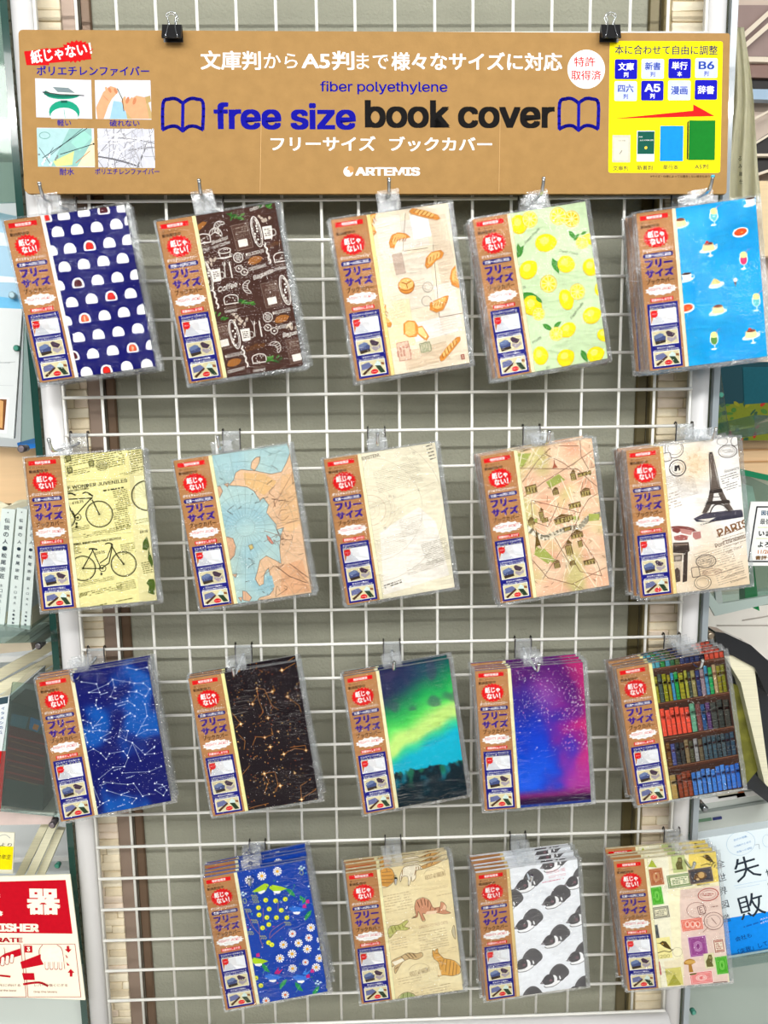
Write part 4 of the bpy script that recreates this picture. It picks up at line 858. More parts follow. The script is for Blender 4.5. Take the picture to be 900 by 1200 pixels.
def art_tower(A):
    def fn(u, v):
        t = nz(u * 4, v * 4, 5) * .6; c = mixc((244, 240, 236), (226, 202, 168), max(0, min(1, sstep(.45, .95, v) * .8 + t * .6)))
        c = mixc(c, (222, 190, 144), max(0, .8 - 3.2 * math.hypot(u - .58, (v - .14) * 1.2)) * .9); return c
    A.grid(40, 54, fn); K = (62, 54, 50); K2 = (104, 92, 84)
    for k, (x, y, w, h, n) in enumerate(((395, 330, 22, 16, 7), (470, 360, 24, 26, 18), (400, 430, 18, 22, 6), (700, 330, 22, 22, 7), (650, 730, 34, 24, 8), (700, 820, 38, 24, 8), (720, 640, 30, 14, 4), (560, 760, 20, 30, 10))):
        A.para(x, y, w, h, n, (168, 152, 134) if k != 3 else (70, 64, 60), 10, seed=k, wt=.32)
    R = random.Random(6)
    for k in range(40): a = R.uniform(0, 3.1); x, y = R.gauss(505, 35), R.gauss(240, 40); A.stroke(x, y, [(0, 0), (3.4 * math.cos(a), 3.4 * math.sin(a)), (5 * math.cos(a + .8), 5 * math.sin(a + .8))], .4, (206, 172, 122))
    # tower
    A.poly([(582, 545), (650, 505), (766, 495), (768, 520), (640, 540), (520, 545), (505, 530)], (60, 58, 74)); A.poly([(500, 530), (560, 500), (640, 490), (760, 480), (768, 505), (640, 520), (520, 535)], (74, 70, 84))
    A.poly([(586, 190), (592, 172), (600, 190)], K)
    A.poly([(584, 188), (604, 186), (620, 290), (640, 360), (650, 385), (592, 392), (600, 300)], (120, 106, 96))
    for k in range(16):
        y = 195 + k * 12; w0 = 586 + k * .6; w1 = 605 + k * 2.7; A.line([(w0, y), (w1, y + 11)], .45, K); A.line([(w1, y), (w0, y + 11)], .45, K)
    A.line([(585, 188), (594, 385)], 1.0, K); A.line([(604, 186), (648, 380)], 1.0, K); A.rect(594, 182, 4.6, 2.4, K, 5)
    A.poly([(588, 378), (654, 368), (660, 388), (586, 398)], K); A.poly([(586, 396), (612, 394), (602, 450), (572, 500), (548, 500), (578, 440)], K2); A.poly([(634, 392), (660, 388), (688, 440), (716, 482), (690, 486), (656, 440)], K2)
    for k in range(8): y = 400 + k * 12; A.line([(586 - k * 4.5, y), (610 - k * 4, y + 11)], .6, K); A.line([(636 + k * 5, y), (664 + k * 6, y + 11)], .6, K); A.line([(608 - k * 3.4, y), (582 - k * 5, y + 11)], .5, K); A.line([(658 + k * 5.6, y), (640 + k * 6, y + 11)], .5, K)
    A.poly([(574, 438), (692, 428), (700, 446), (568, 456)], K); A.curve([(590, 500), (610, 462), (640, 452), (672, 464), (690, 486)], 1.6, K); A.line([(600, 415), (650, 412)], .8, K)
    A.para(590, 548, 24, 2.4, 1, K, 8, seed=60, wt=.5)
    # stamps
    for x, y, rx, ry, w in ((402, 165, 12, 11, .9), (405, 160, 9, 8, .5), (420, 262, 10.5, 10.5, 1.5), (420, 262, 7.5, 7.5, .5), (684, 172, 12, 8, 1.1), (684, 172, 9.6, 6, .4), (570, 755, 13, 8.6, 1.1), (570, 755, 10.4, 6.4, .4), (553, 868, 11, 9, .8), (553, 868, 8, 6.5, .4), (722, 118, 5, 6, .7), (655, 120, 7, 5, .5)): A.ring(x, y, rx, ry, w, (96, 88, 84), -4)
    A.shape(418, 262, [(-4, -4), (-3, 4), (0, 3), (3, 4), (4, -3), (2, -4), (1, 1), (-1, -4)], (50, 46, 48)); A.para(684, 170, 15, 5, 3, (90, 80, 76), -4, seed=31, wt=.4); A.para(570, 755, 16, 6, 3, (90, 80, 76), 2, seed=32, wt=.4); A.rrect(365, 205, 11, 12, 3, (90, 80, 80), 10); A.rrect(365, 205, 9, 10, 2, (230, 222, 214), 10)
    A.rrect(515, 812, 11, 14, 2, (110, 96, 90), 4); A.rrect(515, 812, 9, 12, 1.5, (226, 206, 178), 4); A.para(600, 812, 24, 5, 3, (130, 90, 80), 0, seed=77, wt=.4); A.ring(603, 812, 12, 4.6, .5, (140, 100, 90))
    A.txt('PARIS', 712, 578, 42, 11, (136, 98, 66), 13, bold=.03); A.txt('Pont Mirabeau', 700, 645, 42, 6, (110, 84, 62), 13, bold=.01); A.para(690, 605, 32, 2, 1, (130, 100, 76), 12, seed=66, wt=.7); A.txt('rue Tour', 720, 690, 22, 3.4, (130, 108, 88), 14, skew=.3); A.txt('le 12', 740, 658, 9, 3, (130, 108, 88), 14)
    A.txt('from a November', 700, 800, 26, 2.6, (96, 80, 70), 12, skew=.3); A.txt('you may the poster', 720, 826, 28, 2.6, (96, 80, 70), 12, skew=.3); A.txt('& Others point', 745, 856, 22, 2.8, (80, 66, 60), 12, skew=.3); A.txt('Souvenirs', 705, 268, 20, 4, (70, 64, 60), 8, skew=.3)
    for P, c in (([(385, 570), (420, 565), (470, 570), (505, 580), (520, 595), (480, 600), (440, 592), (420, 606), (395, 596)], (132, 70, 66)), ([(400, 622), (440, 612), (476, 620), (470, 640), (430, 645), (405, 640)], (168, 96, 90)), ([(500, 600), (540, 596), (545, 630), (515, 640), (500, 625)], (186, 126, 120)), ([(430, 580), (500, 590), (490, 615), (440, 605)], (196, 140, 132))): A.poly(P, c)
    A.poly([(396, 655), (478, 652), (484, 700), (474, 705), (470, 860), (446, 866), (452, 712), (396, 708)], (70, 58, 52)); A.rect(425, 690, 12, 3, (60, 50, 46), 6); A.poly([(398, 712), (446, 712), (442, 780), (436, 860), (424, 860), (420, 790), (400, 786)], (206, 190, 170)); A.poly([(400, 722), (444, 718), (442, 752), (400, 756)], (120, 108, 98)); A.poly([(402, 800), (418, 786), (432, 800), (434, 860), (404, 868)], (84, 70, 62)); A.poly([(400, 660), (474, 658), (474, 668), (400, 672)], (130, 112, 100))
    A.poly([(408, 730), (436, 727), (435, 744), (408, 748)], (170, 158, 146))
def star4(A, x, y, r, c): A.shape(x, y, [(r, 0), (r*.2, r*.2), (0, r), (-r*.2, r*.2), (-r, 0), (-r*.2, -r*.2), (0, -r), (r*.2, -r*.2)], c)
def art_constellation(A):
    def fn(u, v):
        t = nz(u * 3, v * 3.4, 8) + .5 * nz(u * 7, v * 8, 2); b = sstep(-.15, .45, t + .25 * math.sin(v * 5 + u) - .25 + .3 * sstep(.1, .6, v)); return mixc((14, 22, 104), (10, 88, 178), b)
    A.grid(40, 54, fn); R = random.Random(1)
    chains = [[(385, 235), (455, 245), (470, 285), (420, 285)], [(598, 170), (640, 180), (690, 170), (700, 185)], [(420, 285), (510, 245), (530, 225), (610, 238), (632, 243), (672, 243), (703, 270), (683, 303), (640, 282), (605, 283)], [(530, 225), (540, 262), (520, 305), (545, 313)], [(545, 340), (600, 325), (632, 347)], [(455, 320), (452, 345), (462, 362), (476, 358)], [(585, 400), (612, 382), (634, 397)], [(392, 415), (428, 428), (438, 452), (480, 402)], [(375, 450), (420, 468), (470, 462), (520, 472), (475, 498), (515, 520)], [(558, 492), (565, 462), (602, 465), (592, 508), (558, 492)], [(640, 487), (690, 395), (680, 340)], [(640, 487), (690, 460), (730, 460)],
              [(592, 508), (622, 520), (598, 580)], [(622, 520), (660, 605)], [(622, 520), (680, 575), (724, 538)], [(680, 575), (724, 570)], [(390, 575), (440, 550), (475, 570), (500, 597), (515, 572), (580, 560), (603, 590), (585, 632), (532, 636), (465, 692)], [(488, 705), (530, 710), (600, 716), (627, 710), (670, 770), (700, 760)], [(575, 662), (700, 655), (755, 630)], [(503, 745), (570, 765), (640, 780), (620, 805)], [(725, 710), (760, 715), (780, 740), (765, 765), (727, 740)], [(440, 730), (470, 800)], [(400, 480), (412, 520)], [(455, 830), (485, 805), (512, 792)]]
    for c in chains:
        A.line(c, .32, (196, 214, 240))
        for x, y in c: A.ell(x, y, 1.0, 1.0, (240, 246, 252), n=8)
    for k in range(90): r = R.choice((.25, .35, .5, .8)); A.ell(R.uniform(370, 790), R.uniform(160, 850), r, r, (220, 232, 250), n=6)
    for k, (x, y) in enumerate(((490, 290), (572, 345), (592, 392), (462, 437), (676, 440), (682, 550), (553, 645), (612, 680), (480, 718), (760, 725), (590, 755), (570, 815), (505, 505))): A.para(x, y, 10, 1.2, 1, (190, 206, 236), 8, seed=k, wt=.7)
def art_goldstars(A):
    A.fill((30, 22, 28)); R = random.Random(7); O = (226, 150, 60); Y = (248, 196, 110)
    for P in ([(445, 265), (450, 310), (475, 375), (455, 400)], [(445, 265), (480, 270), (515, 345), (545, 365)], [(425, 335), (445, 300)], [(480, 290), (530, 275), (520, 262)], [(586, 305), (640, 345), (650, 375)], [(425, 530), (440, 490), (482, 492), (520, 480), (512, 450)], [(360, 480), (390, 510), (385, 550)], [(570, 570), (620, 545), (675, 550), (670, 530), (600, 540)], [(480, 662), (530, 655), (545, 720), (530, 750)], [(375, 670), (412, 625)], [(655, 780), (650, 720), (680, 700)], [(655, 780), (720, 740)], [(560, 185), (620, 150)], [(330, 380), (370, 430), (345, 450)], [(480, 662), (500, 700), (480, 760)], [(410, 830), (440, 820), (500, 805)]): A.line(P, .45, (196, 128, 54))
    for k in range(420): r = R.choice((.35, .4, .5, .7, .9)); A.ell(R.gauss(520, 150) if k % 2 else R.uniform(300, 740), R.uniform(150, 840), r, r, R.choice((O, Y, (170, 100, 50), (150, 70, 40))), n=5)
    for x, y, r in ((560, 182, 3.8), (370, 430, 4), (425, 337, 3.6), (516, 280, 3.4), (586, 303, 3.4), (497, 402, 3.6), (482, 493, 3.2), (508, 537, 4), (571, 571, 3.8), (674, 553, 3), (480, 663, 4.2), (555, 720, 4.4), (623, 660, 2.6), (655, 785, 4), (445, 265, 2.4), (545, 465, 2.4)):
        star4(A, x, y, r, O); star4(A, x, y, r * .55, Y); A.ell(x, y, r * .35, r * .35, (255, 236, 190), n=8)
def art_aurora(A):
    def fn(u, v):
        n = nz(u * 5, v * 5, 3) * .05; b = .62 - .17 * (u - .3) / .7 * 1.1 + n    # glow ridge
        t = v - (b - .04); c = mixc((20, 50, 84), (12, 96, 120), sstep(0, .35, v)); 
        top = mixc((36, 40, 84), (10, 110, 96), sstep(.3, .95, u * .75 + v * .6 + n * 2)); top = mixc(top, (28, 170, 84), sstep(.22, .0, abs(v - (b - .26) - .02)) * .9 * sstep(.2, .7, u + v))
        c = mixc(top, (90, 216, 96), sstep(-.26, -.10, t)); c = mixc(c, (196, 232, 130), sstep(-.14, -.05, t)); c = mixc(c, (60, 200, 150), sstep(.0, .07, t)); c = mixc(c, (14, 176, 204), sstep(.05, .14, t))
        m = .745 + .02 * nz(u * 14, 0, 1) + .012 * nz(u * 40, 2, 1) - .03 * sstep(.5, 1, u) * 0
        if v > m:
            g = nz(u * 9, v * 9, 6) + .5 * nz(u * 24, v * 20, 9); c = mixc((14, 34, 44), (10, 118, 140), sstep(.05, .55, g) * sstep(1.0, .76, v)); c = mixc(c, (34, 150, 100), sstep(.2, .5, nz(u * 12, v * 10, 16)) * .6 * sstep(.95, .76, v))
        if v < .32: c = mixc(c, (70, 60, 96), sstep(.1, .5, nz(u * 8, v * 9, 20)) * .5)
        return c
    A.grid(80, 110, fn)
def art_galaxy(A):
    def fn(u, v):
        n = nz(u * 4, v * 5, 3) * .25 + nz(u * 10, v * 12, 5) * .10; d = u * .95 + (.5 - v) * .25 + n
        c = mixc((12, 60, 196), (150, 30, 140), sstep(.42, .95, d)); c = mixc((88, 24, 110), c, sstep(.0, .5, v + n * .5)); c = mixc(c, (208, 40, 110), sstep(.85, 1.1, d + v * .2) * .8)
        c = mixc(c, (180, 60, 170), sstep(.5, .85, v) * sstep(.55, .9, u + n) * .7); c = mixc(c, (20, 96, 230), sstep(.45, .8, v) * sstep(.75, .45, u + n) * .8)
        c = mixc(c, (190, 110, 190), max(0, 1 - 5 * math.hypot(u - .62, (v - .2) * 1.1)) * .5 * (1 + n)); c = mixc(c, (130, 30, 110), sstep(.86, .93, v)); c = mixc(c, (44, 16, 60), sstep(.92, .955, v)); c = mixc(c, (20, 70, 170), sstep(.975, .985, v) * (1 - .4 * u))
        return c
    A.grid(60, 84, fn); R = random.Random(3)
    for k in range(300):
        x, y = R.uniform(300, 610), R.uniform(150, 560); 
        if R.random() < (y - 150) / 460: x = R.uniform(520, 640)
        r = R.choice((.35, .45, .5, .8)); A.ell(x, y, r, r, R.choice(((230, 200, 240), (250, 240, 250), (240, 140, 200))), n=5)
def art_bookshelf(A):
    A.fill((62, 40, 32)); R = random.Random(14)
    def row(xl, yl, xr, yr, H_, cols, ws=None, bands=True):
        """books standing on the line (xl, yl)-(xr, yr); heights in mm"""
        a, b = A.map(xl, yl), A.map(xr, yr); n = len(cols); ws = ws or [1] * n; tot = sum(ws); x = 0; dx, dy = b[0] - a[0], b[1] - a[1]
        for k, c in enumerate(cols):
            w0, w1 = x / tot, (x + ws[k] * .92) / tot; x += ws[k]; h = H_ * R.uniform(.88, 1.0)
            P = lambda t, q: (a[0] + dx * t, a[1] + dy * t + q)
            if c is None: continue
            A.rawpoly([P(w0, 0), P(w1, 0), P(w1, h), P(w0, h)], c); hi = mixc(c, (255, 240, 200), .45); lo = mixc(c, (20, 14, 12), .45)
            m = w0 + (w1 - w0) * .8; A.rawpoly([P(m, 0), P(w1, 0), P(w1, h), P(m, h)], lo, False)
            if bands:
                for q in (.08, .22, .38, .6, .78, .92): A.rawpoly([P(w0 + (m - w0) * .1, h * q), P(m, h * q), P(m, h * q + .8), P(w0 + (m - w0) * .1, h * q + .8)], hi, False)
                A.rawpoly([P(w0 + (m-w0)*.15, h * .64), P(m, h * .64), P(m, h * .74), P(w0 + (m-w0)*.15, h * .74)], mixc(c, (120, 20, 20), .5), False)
    sh = lambda x0, y0, x1, y1: (A.line([(x0, y0), (x1, y1)], 3.6, (78, 46, 34)), A.line([(x0, y0 - 6), (x1, y1 - 6)], .7, (140, 96, 70)))
    T, O_, G_, DG, BL, NV, GY = (74, 150, 170), (150, 146, 40), (40, 150, 70), (70, 84, 76), (66, 140, 180), (50, 62, 110), (150, 144, 150)
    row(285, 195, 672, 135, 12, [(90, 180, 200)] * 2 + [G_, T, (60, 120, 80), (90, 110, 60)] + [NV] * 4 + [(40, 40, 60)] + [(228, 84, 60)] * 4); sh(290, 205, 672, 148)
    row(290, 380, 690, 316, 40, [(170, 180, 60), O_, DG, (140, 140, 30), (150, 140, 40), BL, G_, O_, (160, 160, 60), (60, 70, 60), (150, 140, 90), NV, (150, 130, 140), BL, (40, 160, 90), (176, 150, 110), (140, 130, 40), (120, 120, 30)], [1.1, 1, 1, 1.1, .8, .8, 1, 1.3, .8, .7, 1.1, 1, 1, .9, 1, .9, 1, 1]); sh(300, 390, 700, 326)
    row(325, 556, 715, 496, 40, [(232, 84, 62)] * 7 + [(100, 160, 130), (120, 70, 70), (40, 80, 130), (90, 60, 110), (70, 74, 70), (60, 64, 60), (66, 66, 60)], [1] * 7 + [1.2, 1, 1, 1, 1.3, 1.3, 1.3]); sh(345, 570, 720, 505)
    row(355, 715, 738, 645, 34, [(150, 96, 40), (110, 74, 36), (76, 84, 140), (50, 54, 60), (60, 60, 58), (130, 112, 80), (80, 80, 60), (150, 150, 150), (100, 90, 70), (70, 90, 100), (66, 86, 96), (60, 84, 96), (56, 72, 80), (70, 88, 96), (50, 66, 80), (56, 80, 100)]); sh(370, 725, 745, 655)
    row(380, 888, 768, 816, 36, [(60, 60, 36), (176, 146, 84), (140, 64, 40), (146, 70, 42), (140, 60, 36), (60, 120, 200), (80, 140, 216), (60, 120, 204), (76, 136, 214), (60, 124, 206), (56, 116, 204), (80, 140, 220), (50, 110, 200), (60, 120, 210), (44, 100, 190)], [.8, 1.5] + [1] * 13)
def art_floral(A):
    A.fill((22, 68, 172)); R = random.Random(5); W_ = (248, 248, 244)
    for k in range(130): A.ell(R.uniform(310, 740), R.uniform(190, 870), R.uniform(.5, 1.4), R.uniform(.4, 1), R.choice(((60, 150, 90), (70, 170, 190), (40, 110, 180), W_, (200, 60, 140), (30, 130, 110))), R.uniform(0, 180), n=6)
    for x, y in ((560, 340), (640, 450), (520, 775), (595, 790), (675, 810), (620, 380), (440, 700)): A.shape(x, y, [(-8, -1), (-3, 2.6), (4, 2), (8.5, -1), (2, -3)], (36, 150, 84), R.choice((50, -50, 120)), 1.0); A.stroke(x, y, [(-7, -.5), (7, -.5)], .4, (120, 200, 120), 50)
    def daisy(x, y, r, c=(240, 180, 60)):
        for k in range(10): a = k * math.pi / 5; A.shape(x, y, [(r * .3 * math.cos(a - .3), r * .3 * math.sin(a - .3)), (r * math.cos(a - .2), r * math.sin(a - .2)), (r * 1.05 * math.cos(a), r * 1.05 * math.sin(a)), (r * math.cos(a + .2), r * math.sin(a + .2)), (r * .3 * math.cos(a + .3), r * .3 * math.sin(a + .3))], W_, up=(k == 0))
        A.ell(x, y, r * .38, r * .38, c, n=10)
    for x, y, r in ((366, 287, 5.4), (424, 266, 5.4), (497, 242, 5.4), (524, 590, 5), (567, 538, 4.6), (596, 582, 5), (645, 557, 4.6), (655, 508, 5), (637, 610, 5.2), (565, 633, 5.4), (508, 654, 5.2), (567, 702, 5.2), (628, 673, 4), (679, 697, 5.2), (695, 654, 5), (532, 825, 4.6), (443, 851, 4.6), (700, 565, 4.6)): daisy(x, y, r, (240, 180, 60) if r > 4.7 else (226, 120, 70))
    for x, y in ((408, 416), (442, 380), (488, 382), (534, 374), (458, 422), (515, 427), (411, 450), (447, 462), (492, 462), (541, 462), (427, 511), (456, 495), (455, 580), (396, 745), (419, 780), (470, 590)): A.ell(x, y, 3.2, 3.2, (150, 190, 30), n=14); A.ell(x, y, 2.6, 2.6, (240, 236, 70), n=14); A.ell(x + 2, y + 2, .8, .8, (60, 110, 40), n=6)
    for P in ([(430, 600), (415, 560), (412, 510), (400, 480)], [(460, 560), (465, 530), (500, 500), (535, 480)], [(462, 560), (480, 540), (530, 500)], [(412, 540), (380, 500), (350, 430)], [(500, 430), (500, 380)], [(430, 480), (430, 420)]): A.curve(P, .7, (146, 110, 120))
    for x, y in ((360, 430), (390, 480), (370, 535), (430, 555), (395, 385), (545, 490), (390, 365)):
        for k in range(6): A.ell(x + k * 5 - 12, y + (5 if k % 2 else -5), 1.8, .8, (150, 160, 120), 40 if k % 2 else -40, n=6)
    def bird(x, y, f, c1, c2, c3=None):
        A.shape(x, y, [(-11 * f, -2.5), (-5 * f, 1), (1 * f, 3.5), (6 * f, 5.5), (9.5 * f, 4.2), (11 * f, 2), (8 * f, -1), (6 * f, -4), (1 * f, -5.5), (-4 * f, -4)], c1); A.shape(x, y + 14, [(-3 * f, 0), (6 * f, 1), (5 * f, -1.6), (0, -3.4), (-3 * f, -2)], c2)
        if c3: A.shape(x, y - 8, [(-7 * f, 0), (-13 * f, 6), (-6 * f, 3), (-8 * f, 9), (-1 * f, 2)], c3)
        A.ell(x + 30 * f, y - 10, .7, .7, (20, 30, 40), n=6)
    bird(418, 325, 1, (176, 212, 40), W_); bird(500, 322, -1, (176, 212, 40), W_); bird(412, 665, -1, (176, 212, 40), W_)
    bird(592, 420, -1, (50, 120, 220), W_, (40, 90, 210)); bird(478, 740, -1, (50, 120, 220), W_, (206, 50, 110)); bird(610, 745, -1, (50, 120, 220), W_, (60, 140, 230))
    for x, y in ((640, 385), (625, 408), (660, 715), (640, 740), (495, 720), (405, 640)): A.shape(x, y, [(-3, 0), (0, 3), (3.5, 1.5), (1, -3)], (196, 40, 130), 30)
    for x, y in ((335, 345), (610, 215), (700, 470), (655, 300), (700, 600), (685, 762)): [A.ell(x + dx, y + dy, 1.6, 1.3, (200, 226, 240), n=8) for dx, dy in ((0, 0), (14, 6), (4, 14), (-8, 10))]
    for x, y in ((612, 245), (735, 790), (345, 385)): A.ring(x, y, 2, 3, .5, (200, 220, 60))
def art_cats(A):
    def fn(u, v): return mixc((240, 228, 188), (228, 208, 160), .5 + nz(u * 3, v * 4, 4) * .8)
    A.grid(14, 20, fn); O, B, D = (214, 156, 76), (150, 110, 60), (96, 66, 40); I = (172, 148, 112)
    for k, (x, y, w, h, n) in enumerate(((385, 385, 34, 24, 7), (560, 320, 30, 4, 2), (600, 350, 28, 3, 1), (550, 560, 36, 26, 8), (390, 580, 20, 16, 5), (540, 800, 50, 10, 3), (440, 750, 30, 10, 3), (560, 232, 24, 3, 1), (640, 610, 12, 8, 3))): A.para(x, y, w, h, n, (200, 180, 142), 4, seed=k, wt=.34)
    A.txt('ABOUT 40 BREEDS', 557, 262, 26, 6, I, 6, bold=.02); A.txt('ABOUT 40 BREEDS', 485, 714, 26, 6, I, 6, bold=.02); A.txt('SPRING FEMALE CATS', 550, 492, 36, 4, (186, 154, 120), 3); A.ring(557, 262, 14, 11, .4, I, a0=20, a1=160); A.ring(485, 714, 14, 11, .4, I, a0=20, a1=160)
    def cat(P, c, stripe, outl=D, lines=()):
        A.poly(P, c); A.curve(P, .55, outl, True)
        for L in lines: A.curve(L, .9, stripe)
    # stretching cat
    cat([(448, 462), (468, 450), (462, 410), (470, 378), (500, 365), (530, 378), (550, 412), (580, 408), (585, 385), (600, 390), (612, 408), (610, 425), (632, 436), (600, 442), (560, 436), (520, 442), (500, 440), (512, 470), (498, 474), (480, 430), (474, 455)], (206, 148, 116), D, lines=([(475, 385), (485, 410)], [(490, 372), (498, 402)], [(508, 372), (512, 400)], [(524, 380), (524, 410)], [(540, 402), (534, 424)], [(560, 414), (554, 434)], [(580, 412), (576, 432)], [(455, 455), (466, 458)]))
    A.poly([(520, 430), (570, 424), (560, 440), (510, 444)], (238, 210, 180)); A.poly([(600, 396), (612, 408), (608, 422), (590, 420)], (236, 200, 168))
    # sitting cat
    cat([(548, 640), (546, 612), (556, 618), (570, 604), (574, 625), (590, 640), (600, 650), (650, 662), (678, 690), (676, 722), (640, 734), (600, 730), (572, 736), (582, 706), (574, 670), (556, 655)], (222, 168, 84), B, lines=([(600, 655), (590, 690)], [(615, 655), (608, 715)], [(632, 660), (624, 728)], [(648, 668), (642, 730)], [(662, 680), (658, 728)], [(556, 625), (570, 628)], [(580, 660), (590, 670)]))
    A.poly([(572, 700), (584, 705), (590, 732), (574, 734)], (244, 224, 180))
    # curled cat top left, walking top middle
    cat([(304, 240), (330, 226), (356, 236), (368, 262), (362, 294), (335, 316), (306, 312)], O, B, lines=([(310, 250), (350, 246)], [(308, 266), (360, 262)], [(308, 282), (360, 280)], [(308, 298), (352, 296)], [(330, 232), (334, 245)]))
    cat([(395, 262), (412, 225), (440, 218), (480, 214), (500, 232), (470, 240), (466, 275), (450, 290), (446, 268), (440, 300), (432, 310), (430, 270), (408, 268), (396, 292)], (240, 230, 206), B, lines=([(470, 222), (462, 262)], [(478, 220), (482, 236)], [(406, 240), (400, 280)]))
    cat([(490, 222), (540, 200), (600, 185), (560, 210), (500, 232)], (206, 160, 96), D, lines=([(520, 208), (516, 220)], [(545, 198), (540, 212)]))
    # green cat left middle
    cat([(338, 520), (350, 498), (390, 492), (425, 470), (432, 478), (415, 500), (438, 508), (420, 518), (380, 520), (350, 552), (342, 550)], (190, 190, 110), (120, 120, 50), lines=([(352, 505), (362, 530)], [(368, 498), (376, 520)], [(385, 496), (394, 512)], [(404, 490), (410, 504)]))
    # tabby lower left
    cat([(356, 662), (400, 640), (430, 625), (470, 628), (494, 622), (500, 640), (470, 656), (440, 652), (410, 664), (390, 690), (372, 722), (366, 700), (372, 680), (356, 690)], (204, 176, 130), (90, 66, 40), lines=([(420, 630), (440, 650)], [(435, 625), (456, 648)], [(452, 625), (470, 645)], [(372, 700), (384, 690)], [(400, 642), (415, 660)]))
    A.poly([(356, 668), (405, 650), (415, 660), (370, 684)], (244, 236, 214))
    cat([(388, 842), (400, 820), (430, 810), (460, 822), (468, 840)], (170, 180, 120), (110, 120, 60), lines=([(410, 818), (406, 838)], [(428, 812), (428, 836)], [(446, 818), (448, 838)])); cat([(648, 495), (638, 520), (644, 545), (656, 556)], (200, 190, 160), D)
def art_sleeping(A):
    A.fill((240, 243, 248)); K = (104, 102, 104); K2 = (66, 64, 66); WH = (250, 250, 252)
    def cat(x, y):
        q = 1 / 1.13
        A.shape(x, y, smooth([(-7.6, 3.3), (-3.2, 11.4), (4.3, 16.8), (12, 16.2), (18.4, 10.3), (21.4, 3.8), (20, -1.6), (15, -5.4), (9.7, -9.7), (5, -8), (-2, -9), (-6, -6)], True, 3), K, 0, q)
        A.shape(x, y, smooth([(-15.7, -13), (-15, -15.4), (-10.8, -16.4), (-2.2, -15.9), (7, -10.8), (6, -7.6), (-2, -9.5), (-9, -11.5)], True, 3), K2, 0, q * 1.03); A.shape(x, y, smooth([(-15.4, -13.2), (-14.6, -15), (-10.8, -16), (-2.2, -15.4), (6.5, -10.8), (6, -8), (-2, -9.5), (-9, -11.5)], True, 3), WH, 0, q)
        A.shape(x, y, [(-2.6, 1.2), (0.4, .8), (2.6, -1.4), (3.6, -4.4), (3.2, -8), (-1.0, -10.4), (-1.6, -5)], WH, 0, q); A.shape(x, y, [(6.4, -1), (8, -2), (9, -6), (7.4, -7.4), (6.6, -5)], WH, 0, q)
        A.shape(x, y, [(-6, 3.6), (-11, 3), (-14.5, .4), (-17, -3), (-19.5, -6.6), (-22, -9.4), (-19, -10.2), (-16.5, -10.2), (-15, -12.4), (-10, -12.6), (-5, -11.8), (-1.2, -9.2), (-.8, -4), (-2.2, .8)], (92, 90, 92), 0, q); A.shape(x, y, [(-18, -6.6), (-21, -9.2), (-17.2, -9.4)], (170, 160, 166), 0, q)
        A.ell(x - 18, y + 22, 2.0, 1.7, (138, 104, 112), n=10)
        for k in range(8): A.stroke(x, y, [(-2.4 + k * 2.5, 11.5 - .10 * (k - 3.5) ** 2 + 2.2), (1.5 + k * 2.2, 7 - .1 * k), (4 + k * 1.9, 1.2)], .42, K2, 0, q, sm=True)
        for k in range(4): A.stroke(x, y, [(-13 + k * 2.4, 1.4 + .3 * k), (-13.4 + k * 2.2, -3)], .35, K2, 0, q)
        A.stroke(x, y, [(10, -8), (16, -4), (20, 0)], .5, K2, 0, q)
    for x, y in ((357, 288), (485, 362), (355, 474), (482, 547), (352, 660), (478, 733), (590, 270), (600, 445), (602, 625), (600, 790), (352, 838), (478, 190), (262, 385), (735, 710), (724, 530)): cat(x, y)
    A.txt('GOMEN-NE', 483, 240, 24, 4.4, (214, 150, 160), 3, bold=.0); A.para(490, 262, 22, 3.6, 2, (216, 160, 170), 4, seed=3, wt=.34); A.para(470, 285, 27, 1.6, 1, (214, 130, 150), 4, seed=4, wt=.7)
